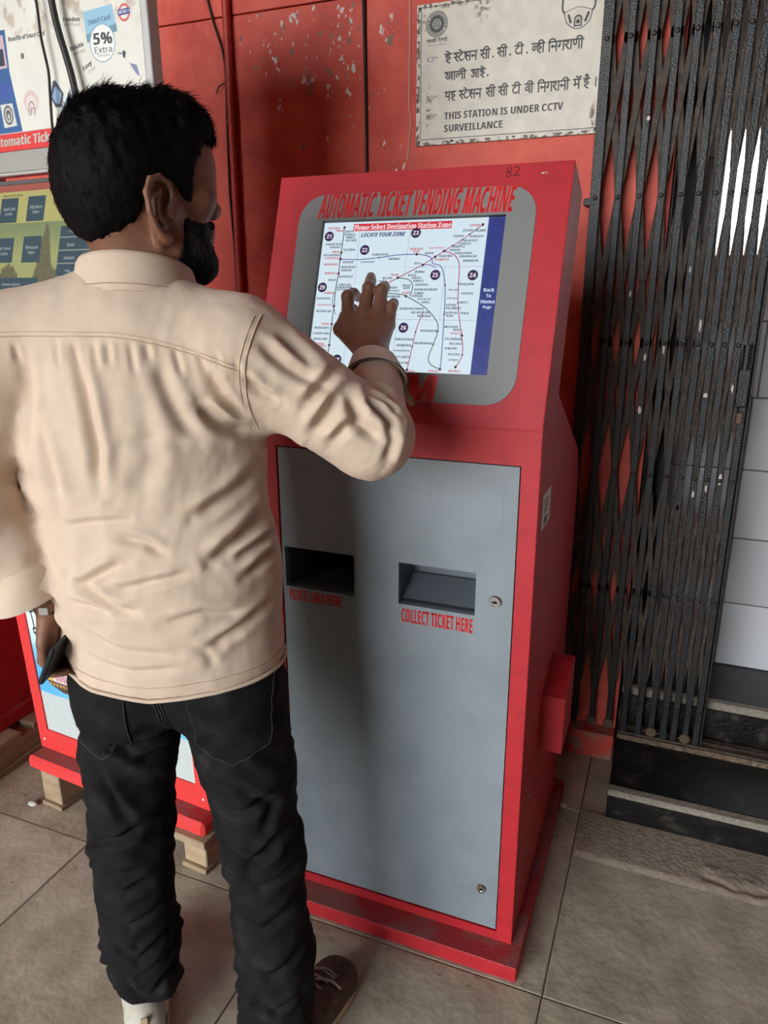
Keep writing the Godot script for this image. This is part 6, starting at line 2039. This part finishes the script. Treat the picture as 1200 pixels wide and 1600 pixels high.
	hair = displaced(hair, func(p: Vector3, n: Vector3) -> float:
		var k := smoothstep(0.02, 0.09, p.y)
		return (0.0018 + 0.004 * k) * cloth_noise.get_noise_3d(p.x * 45.0, p.y * 22.0, p.z * 45.0) + 0.0008 * cloth_noise.get_noise_3d(p.x * 150.0, p.y * 60.0, p.z * 150.0))
	var flow := func(p: Vector3, n: Vector3) -> Array:
		if n.y < -0.75:
			return [Vector3(0, -1, 0.2), 0.05, 0.5]
		var top := smoothstep(0.05, 0.10, p.y)
		var dir := Vector3(0.15, -1.0, -0.15).lerp(Vector3(0.35, 0.25, -0.9), top)
		return [dir, lerpf(0.12, 0.32, top), lerpf(0.8, 1.2, top)]
	var hs := nst()
	strands(hs, hair, 20000, flow, Vector2(0.010, 0.022), 0.00045)
	var hm := wpart(who, "hair", to_mesh([moved(hair, hxf)]), M.hair)
	part(hm, "hair_strands", hs.commit(), M.hair, hxf).set_meta("kind", "stuff")
	var bd := Field.new()
	face_parts(bd, 0.0042)
	bd.cap(Vector3(-0.024, -0.050, -0.090), Vector3(0.0, -0.0465, -0.1005), 0.0065, 0.0075, 0.004)
	bd.cap(Vector3(0.024, -0.050, -0.090), Vector3(0.0, -0.0465, -0.1005), 0.0065, 0.0075, 0.004)
	var bline := func(p: Vector3) -> float:
		var y := -0.030 if p.z > -0.04 else lerpf(-0.030, -0.042, minf((-0.04 - p.z) / 0.045, 1.0))
		var d := p.y - y
		d = maxf(d, (p.z + 0.024 - 0.35 * (-0.05 - p.y)) * 0.9)
		if absf(p.x) < 0.024:
			d = maxf(d, 0.010 - Vector2((p.y + 0.0625) * 1.0, maxf(-0.086 - p.z, -1.0) * 0.0).length())
		return d * 0.8
	var beard := nets(bd, 0.0036, bline, 1)
	beard = displaced(beard, func(p: Vector3, n: Vector3) -> float: return 0.0012 * cloth_noise.get_noise_3d(p.x * 120.0, p.y * 70.0, p.z * 120.0))
	var bs := nst()
	strands(bs, beard, 7000, func(p: Vector3, n: Vector3) -> Array: return [Vector3(0, -1, -0.25), 0.35, 0.7], Vector2(0.006, 0.012), 0.0005)
	var bmn := wpart(who, "beard", to_mesh([moved(beard, hxf)]), M.hair)
	part(bmn, "beard_strands", bs.commit(), M.hair, hxf).set_meta("kind", "stuff")
	var eb2 := nst()
	for s in [-1.0, 1.0]:
		add_tube(eb2, curve([hxf * Vector3(s * 0.014, 0.021, -0.1005), hxf * Vector3(s * 0.028, 0.027, -0.0965), hxf * Vector3(s * 0.046, 0.022, -0.0815)], 5), [0.002, 0.003, 0.0034, 0.0036, 0.0036, 0.0036, 0.0034, 0.003, 0.0025, 0.002, 0.001], 7)
	wpart(who, "eyebrows", eb2.commit(), M.hair)

	# ---------------- shirt
	var sf := Field.new()
	sf.ecap(Vector3(0.055, 0.74, 0.373), Vector3(0.058, 1.02, 0.378), 0.192, 0.182, tb, Vector3(1, 1, 0.74), 0.03)
	sf.ecap(Vector3(0.046, 1.02, 0.382), Vector3(0.026, 1.24, 0.383), 0.187, 0.192, tb, Vector3(1, 1, 0.69), 0.03)
	sf.ecap(Vector3(0.038, 1.24, 0.379), Vector3(0.030, 1.335, 0.379), 0.182, 0.155, tb, Vector3(1, 1, 0.72), 0.03)
	sf.cap(Vector3(-0.105, 1.395, 0.462), Vector3(0.028, 1.408, 0.384), 0.066, 0.066, 0.05)
	sf.cap(Vector3(0.190, 1.378, 0.340), Vector3(0.032, 1.408, 0.380), 0.066, 0.066, 0.05)
	sf.cap(Vector3(0.195, 1.372, 0.338), Vector3(0.370, 1.234, 0.244), 0.078, 0.066, 0.035)
	sf.cap(Vector3(0.370, 1.234, 0.244), Vector3(0.318, 1.304, 0.102), 0.066, 0.047, 0.02)
	sf.cap(Vector3(-0.112, 1.385, 0.466), Vector3(-0.180, 1.185, 0.546), 0.075, 0.066, 0.006)
	sf.cap(Vector3(-0.180, 1.185, 0.546), Vector3(-0.110, 1.03, 0.504), 0.064, 0.055, 0.004)
	var hem := func(p: Vector3) -> float:
		var q := (p - TO).dot(TR)
		var y := 0.838 + 0.010 * absf(q) / 0.19
		return y - p.y if q > -0.13 or p.y < 0.9 else -1.0
	var shirt := nets(sf, 0.0085, hem, 2)
	shirt = split(shirt)
	shirt = displaced(shirt, shirt_push)
	var sh := wpart(who, "shirt", to_mesh([shirt]), M.shirt)
	# seams laid on the cloth
	var list := sf.all()
	var on_back := func(a: float, h: float) -> Vector3:
		var p := sf.hit(TO + TR * a + Vector3(0, h - TO.y, 0) + TB * 0.35, -TB)
		var n := sf.grad(p, list)
		return p + n * (shirt_push(p, n) - 0.0003)
	var seam := func(pts: Array, r: float) -> void:
		var st := nst()
		add_tube(st, pts, r, 6)
		part(sh, "seam", st.commit(), M.stitch)
	for off in [0.0, 0.006]:
		var yk := []
		for i in 41:
			var a := lerpf(-0.19, 0.165, i / 40.0)
			var h := 1.3975 - 0.55 * pow(maxf(a + 0.02, 0.0), 1.55) * 1.2
			yk.append(on_back.call(a, h + off))
		seam.call(yk, 0.0011 if off == 0.0 else 0.0007)
	var am := curve([Vector3(0.196, 1.425, 0), Vector3(0.184, 1.388, 0), Vector3(0.175, 1.352, 0), Vector3(0.173, 1.298, 0), Vector3(0.179, 1.255, 0)], 6)
	for off in [0.0, -0.008]:
		var ps := []
		for q in am:
			ps.append(on_back.call(q.x + off, q.y))
		seam.call(ps, 0.0014 if off == 0.0 else 0.0007)
	for y in [0.8435, 0.866]:
		var ring := []
		for i in 73:
			var a := TAU * i / 72.0
			var dir := TR * cos(a) + TB * sin(a)
			var c := Vector3(0.056, y + 0.010 * absf(cos(a)), 0.375)
			var p := sf.hit(c + dir * 0.4, -dir)
			var n := sf.grad(p, list)
			ring.append(p + n * (shirt_push(p, n) + (0.0008 if y < 0.85 else 0.0001)))
		var st := nst()
		add_tube(st, ring, 0.0034 if y < 0.85 else 0.0007, 7, false)
		part(sh, "hem" if y < 0.85 else "seam", st.commit(), M.shirt if y < 0.85 else M.stitch)
	# collar: folded leaf swept round the neck
	var cst := nst()
	var rows := []
	var nc := Vector3(0.038, 1.474, 0.366)
	var prof := [Vector2(0.000, -0.020), Vector2(0.000, 0.012), Vector2(0.001, 0.026), Vector2(0.004, 0.033), Vector2(0.009, 0.034), Vector2(0.013, 0.028), Vector2(0.018, 0.008), Vector2(0.024, -0.014), Vector2(0.0265, -0.020), Vector2(0.023, -0.0205), Vector2(0.014, 0.006), Vector2(0.009, 0.024)]
	for i in 61:
		var t := (i / 60.0 - 0.5) * 2.0
		var a := t * 2.45
		var dir := TB * cos(a) + TR * sin(a)
		var rr := 0.066 + 0.004 * sin(a) * sin(a)
		var fall := 0.034 * (1.0 - cos(a)) * 0.5 + 0.006
		var row := PackedVector3Array()
		for q in prof:
			var wid := 1.0 + 0.35 * smoothstep(0.6, 1.0, absf(t))
			row.append(nc + dir * (rr + q.x * wid) + Vector3(0, q.y * wid - fall * 1.1 + 0.012, 0))
		rows.append(row)
	add_grid(cst, rows, true)
	for e in [0, 60]:
		var pa := []
		for q in rows[e]:
			pa.append(q)
		autoface(cst, pa, nc)
	var col := part(sh, "collar", cst.commit(), M.shirt)
	var cs := nst()
	var line := []
	for i in range(0, 61):
		line.append(rows[i][7] + (rows[i][7] - nc).normalized() * 0.0012 + Vector3(0, 0.004, 0))
	add_tube(cs, line, 0.0006, 5, false)
	part(sh, "seam", cs.commit(), M.stitch)
	# right cuff, turned back, with its loose corner
	var fa := Vector3(0.330, 1.290, 0.128)
	var fb := Vector3(0.2955, 1.331, 0.056)
	var ax := (fb - fa).normalized()
	var cx := ax.cross(Vector3.UP).normalized()
	var cy := cx.cross(ax)
	var make_band := func(stt: SurfaceTool, o: Vector3, bx: Vector3, by: Vector3, az: Vector3, sec: Array, bulge: Callable) -> void:
		var rws := []
		for i in 48:
			var a := TAU * i / 48.0
			var row := PackedVector3Array()
			for q in sec:
				var g: float = bulge.call(a, q.y)
				row.append(o + (bx * cos(a) + by * sin(a)) * (q.x + g) + az * q.y)
			rws.append(row)
		rws.append(rws[0])
		add_grid(stt, rws, true)
	var cu := nst()
	make_band.call(cu, fa, cx, cy, ax, [Vector2(0.058, 0.018), Vector2(0.0535, 0.032), Vector2(0.048, 0.055), Vector2(0.0425, 0.080), Vector2(0.0375, 0.082), Vector2(0.0405, 0.060), Vector2(0.046, 0.034), Vector2(0.052, 0.018)], func(a: float, y: float) -> float: return 0.0018 * sin(3.0 * a + 1.0))
	part(sh, "cuff", cu.commit(), M.shirt)
	var fl := nst()
	var frow := []
	for i in 9:
		var u := i / 8.0
		var row := PackedVector3Array()
		for j in 7:
			var v := j / 6.0
			var p := Vector3(0.341, 1.322, 0.088).lerp(Vector3(0.389, 1.266, 0.106), u)
			p += (Vector3(0.026, 0.010, 0.024)) * (v - 0.5) * (1.0 - 0.45 * u) + Vector3(0.2, 0.3, 0.4) * 0.012 * sin(u * PI)
			row.append(p)
		frow.append(row)
	add_grid(fl, frow, false)
	var frow2 := []
	for r2 in frow:
		var row := PackedVector3Array()
		for p in r2:
			row.append(p + Vector3(0.0012, -0.002, -0.0025))
		frow2.append(row)
	add_grid(fl, frow2, false, true)
	part(sh, "cuff_flap", fl.commit(), M.shirt)
	# dark lining line at the turned edge
	var ln := nst()
	var lp := []
	for i in 49:
		var a := TAU * i / 48.0
		lp.append(fa + (cx * cos(a) + cy * sin(a)) * (0.0565 + 0.0018 * sin(3.0 * a + 1.0)) + ax * 0.016)
	add_tube(ln, lp, 0.0013, 6, false)
	part(sh, "cuff_lining", ln.commit(), M.shirt_lining)
	# left cuff, unbuttoned and flaring
	var la := Vector3(-0.116, 1.052, 0.508)
	var lax := (Vector3(-0.100, 0.986, 0.492) - la).normalized()
	var lcx := lax.cross(Vector3(0, 0, 1)).normalized()
	var lcy := lcx.cross(lax)
	var lc := nst()
	var out_dir := Vector3(-0.8, 0.0, 0.4).normalized()
	make_band.call(lc, la, lcx, lcy, lax, [Vector2(0.0525, 0.0), Vector2(0.057, 0.014), Vector2(0.058, 0.03), Vector2(0.060, 0.050), Vector2(0.0615, 0.060), Vector2(0.0585, 0.061), Vector2(0.056, 0.048), Vector2(0.053, 0.02), Vector2(0.052, 0.0)], func(a: float, y: float) -> float:
		var d := (lcx * cos(a) + lcy * sin(a)).dot(out_dir)
		return 0.002 * sin(4.0 * a) + (0.030 * maxf(d, 0.0) - 0.012 * maxf(-d, 0.0)) * smoothstep(0.0, 0.06, y))
	part(sh, "cuff", lc.commit(), M.shirt)

	# ---------------- trousers
	var tf := Field.new()
	tf.ecap(Vector3(0.057, 0.90, 0.374), Vector3(0.057, 0.84, 0.374), 0.150, 0.172, tb, Vector3(1, 0.5, 0.66), 0.02)
	tf.ball(Vector3(-0.012, 0.80, 0.425), 0.084, 0.035)
	tf.ball(Vector3(0.135, 0.80, 0.378), 0.084, 0.035)
	tf.cap(Vector3(-0.022, 0.82, 0.402), Vector3(-0.040, 0.66, 0.415), 0.099, 0.084, 0.02)
	tf.cap(Vector3(-0.040, 0.66, 0.415), Vector3(-0.047, 0.46, 0.428), 0.084, 0.073, 0.02)
	tf.cap(Vector3(-0.047, 0.46, 0.428), Vector3(-0.046, 0.26, 0.436), 0.073, 0.073, 0.02)
	tf.cap(Vector3(-0.046, 0.26, 0.436), Vector3(-0.042, 0.10, 0.436), 0.073, 0.062, 0.02)
	tf.cap(Vector3(0.142, 0.82, 0.350), Vector3(0.170, 0.66, 0.356), 0.099, 0.083, 0.02)
	tf.cap(Vector3(0.170, 0.66, 0.356), Vector3(0.198, 0.47, 0.362), 0.083, 0.071, 0.02)
	tf.cap(Vector3(0.198, 0.47, 0.362), Vector3(0.218, 0.25, 0.378), 0.071, 0.070, 0.02)
	tf.cap(Vector3(0.218, 0.25, 0.378), Vector3(0.222, 0.07, 0.392), 0.070, 0.068, 0.02)
	var cut := func(p: Vector3) -> float:
		var y := 0.128 + 0.25 * (p.z - 0.43) if p.x < 0.09 else 0.055 + 0.1 * (0.39 - p.z)
		return maxf(y - p.y, p.y - 0.90)
	var jeans := nets(tf, 0.0095, cut, 2)
	jeans = split(jeans)
	jeans = displaced(jeans, jeans_push)
	var tr := wpart(who, "trousers", to_mesh([jeans]), M.jeans)
	var tl := tf.all()
	var on_seat := func(a: float, h: float) -> Vector3:
		var p := tf.hit(TO + TR * a + Vector3(0, h - TO.y, 0) + TB * 0.35, -TB)
		var n := tf.grad(p, tl)
		return p + n * (jeans_push(p, n) + 0.0012)
	# patch pockets (raised) with stitching, centre seam and belt loop
	for pk in [[-0.165, -0.045], [0.055, 0.185]]:
		var rws := []
		for j in 13:
			var v := j / 12.0
			var row := PackedVector3Array()
			for i in 13:
				var u := i / 12.0
				var x: float = lerpf(pk[0], pk[1], u)
				var bottom := 0.705 + 0.05 * absf(u - 0.5)
				var y := lerpf(bottom, 0.852, v)
				x = lerpf((pk[0] + pk[1]) * 0.5, x, 0.86 + 0.14 * v)
				row.append(on_seat.call(x, y) + TB * 0.0004)
			rws.append(row)
		var pst := nst()
		add_grid(pst, rws, false)
		var pm := part(tr, "pocket", pst.commit(), M.jeans)
		var edge := []
		for j in range(12, -1, -1): edge.append(rws[j][0])
		for i in range(1, 13): edge.append(rws[0][i])
		for j in range(1, 13): edge.append(rws[j][12])
		var est := nst()
		add_tube(est, edge, 0.0009, 5)
		part(pm, "stitching", est.commit(), M.jeans_seam)
	for off in [-0.006, 0.0, 0.006]:
		var cseam := []
		for i in 13:
			cseam.append(on_seat.call(0.006 + off, lerpf(0.86, 0.735, i / 12.0)))
		var ss := nst()
		add_tube(ss, cseam, 0.0009, 5)
		part(tr, "seam", ss.commit(), M.jeans_seam)

	# ---------------- shoes
	make_shoe(who, Vector3(-0.030, 0.0, 0.470), Vector3(-0.62, 0, -0.78).normalized())
	make_shoe(who, Vector3(0.205, 0.0, 0.445), Vector3(0.24, 0, -0.97).normalized())

	# ---------------- watch on the left wrist
	var wst := nst()
	var wo := Vector3(-0.0925, 0.972, 0.4855)
	make_band.call(wst, wo, lcx, lcy, lax, [Vector2(0.0305, -0.008), Vector2(0.0325, -0.006), Vector2(0.0325, 0.006), Vector2(0.0305, 0.008), Vector2(0.029, 0.006), Vector2(0.029, -0.006)], func(a: float, y: float) -> float: return 0.0)
	var wt := wpart(who, "wrist_watch", wst.commit(), M.watch)
	part(wt, "buckle", box(Vector3.ZERO, Vector3(0.016, 0.014, 0.004), 0.001), M.chrome, Transform3D(Basis(TR, Vector3.UP, TB), wo + TB * 0.0335))

	# ---------------- phone in the hand
	var ph := thing("mobile_phone", "black mobile phone held in the man's left hand", "phone", bm + Vector3(0, -0.016, 0) + Md * 0.026)
	var tilt := Basis(F, 0.45)
	var pb := Basis(tilt * Vector3.UP, tilt * Md, F)
	# local: x up, y towards the body, z to the front
	ph.basis = Basis(pb.x.normalized(), pb.y.normalized(), pb.x.cross(pb.y).normalized())
	part(ph, "case", box(Vector3(0, 0, 0), Vector3(0.072, 0.0078, 0.148), 0.0022), M.phone_edge)
	part(ph, "glass", box(Vector3(0, 0.0041, 0), Vector3(0.068, 0.0008, 0.144), 0.0003), M.phone)
	part(ph, "side_button", box(Vector3(0.0, 0, 0.0), Vector3(0.073, 0.003, 0.02), 0.0008), M.phone)

func make_shoe(who: Node3D, heel: Vector3, dir: Vector3) -> void:
	# local axes: x to the right of the foot, y up, z to the back; heel at z = 0, toe at z = -0.27
	var r := dir.cross(Vector3.UP).normalized()
	var xf := who.global_transform.affine_inverse() * Transform3D(Basis(r, Vector3.UP, -dir), heel).scaled_local(Vector3(1.14, 1.06, 1.1))
	var f := Field.new()
	f.ecap(Vector3(0, 0.045, 0.0), Vector3(0, 0.045, -0.10), 0.038, 0.040, Basis.IDENTITY, Vector3(0.9, 1.0, 1.0), 0.03)
	f.cap(Vector3(0, 0.085, -0.012), Vector3(0, 0.095, -0.045), 0.033, 0.036, 0.03)
	f.cap(Vector3(0, 0.075, -0.07), Vector3(0, 0.048, -0.155), 0.036, 0.036, 0.03)
	f.ecap(Vector3(0, 0.030, -0.15), Vector3(0, 0.026, -0.215), 0.050, 0.046, Basis.IDENTITY, Vector3(1, 0.74, 1), 0.03)
	var floor_cut := func(p: Vector3) -> float: return maxf(0.016 - p.y, p.y - 0.115)
	var back := nets(f, 0.0055, func(p: Vector3) -> float: return maxf(floor_cut.call(p), -0.085 - p.z - 0.4 * (p.y - 0.05)), 1)
	var front := nets(f, 0.0055, func(p: Vector3) -> float: return maxf(floor_cut.call(p), p.z + 0.085 + 0.4 * (p.y - 0.05)), 1)
	var up := part(who, "shoe", to_mesh([back]), M.shoe_white, xf)
	part(up, "toe_upper", to_mesh([front]), M.shoe_brown, Transform3D.IDENTITY, "brown suede forefoot")
	# sole
	var st := nst()
	var outl := []
	for i in 40:
		var a := TAU * i / 40.0
		var z := -0.1165 + 0.146 * cos(a)
		var w := 0.040 + 0.012 * smoothstep(-0.05, -0.2, z) - 0.004 * exp(-pow((z + 0.1) / 0.04, 2.0))
		outl.append(Vector2(w * sign(sin(a)) * pow(absf(sin(a)), 0.62), z))
	var rows := []
	for q in [[0.94, 0.0], [1.0, 0.004], [1.02, 0.013], [0.99, 0.022], [0.9, 0.024]]:
		var row := PackedVector3Array()
		for o in outl:
			row.append(Vector3(o.x * q[0], q[1], (o.y + 0.1165) * q[0] - 0.1165))
		rows.append(row)
	add_grid(st, rows, true)
	var bot := []
	for o in outl: bot.append(Vector3(o.x * 0.94, 0, (o.y + 0.1165) * 0.94 - 0.1165))
	face(st, bot, Vector3(0, -1, 0))
	part(up, "sole", st.commit(), M.sole)
	# laces across the instep and a loose end of the bow
	var on_top := func(x: float, z: float) -> Vector3: return f.hit(Vector3(x, 0.2, z), Vector3(0, -1, 0)) + Vector3(0, 0.0012, 0)
	for i in 4:
		var z := -0.120 - 0.020 * i
		var ls := nst()
		add_tube(ls, curve([on_top.call(-0.022, z), on_top.call(-0.008, z - 0.003), on_top.call(0.008, z - 0.006), on_top.call(0.022, z - 0.008)], 4), 0.0024, 6)
		part(up, "lace", ls.commit(), M.lace)
	var lo := nst()
	add_tube(lo, curve([on_top.call(0.0, -0.150), on_top.call(0.014, -0.162) + Vector3(0, 0.006, 0), on_top.call(0.026, -0.176) + Vector3(0, 0.004, 0), on_top.call(0.037, -0.186)], 5), 0.0026, 6)
	add_tube(lo, curve([on_top.call(0.0, -0.150), on_top.call(-0.012, -0.168) + Vector3(0, 0.006, 0), on_top.call(0.0, -0.190) + Vector3(0, 0.004, 0), on_top.call(0.020, -0.196)], 5), 0.0026, 6)
	part(up, "lace", lo.commit(), M.lace)
	# stripes on the heel
	for s in [-1.0, 1.0]:
		var bs := nst()
		var p := []
		for q in [[0.052, 0.010], [0.062, -0.004], [0.074, -0.006], [0.062, -0.022]]:
			var h := f.hit(Vector3(s * 0.10, q[0], q[1] + 0.02), Vector3(-s, 0, -0.15).normalized())
			p.append(h)
		add_tube(bs, curve(p, 3), 0.0011, 5)
		part(up, "stripe", bs.commit(), M.blue_mark)
	var tab := f.hit(Vector3(0, 0.088, 0.12), Vector3(0, 0, -1))
	part(up, "heel_tab", box(tab + Vector3(0, 0.002, 0), Vector3(0.012, 0.034, 0.004), 0.001), M.sole)
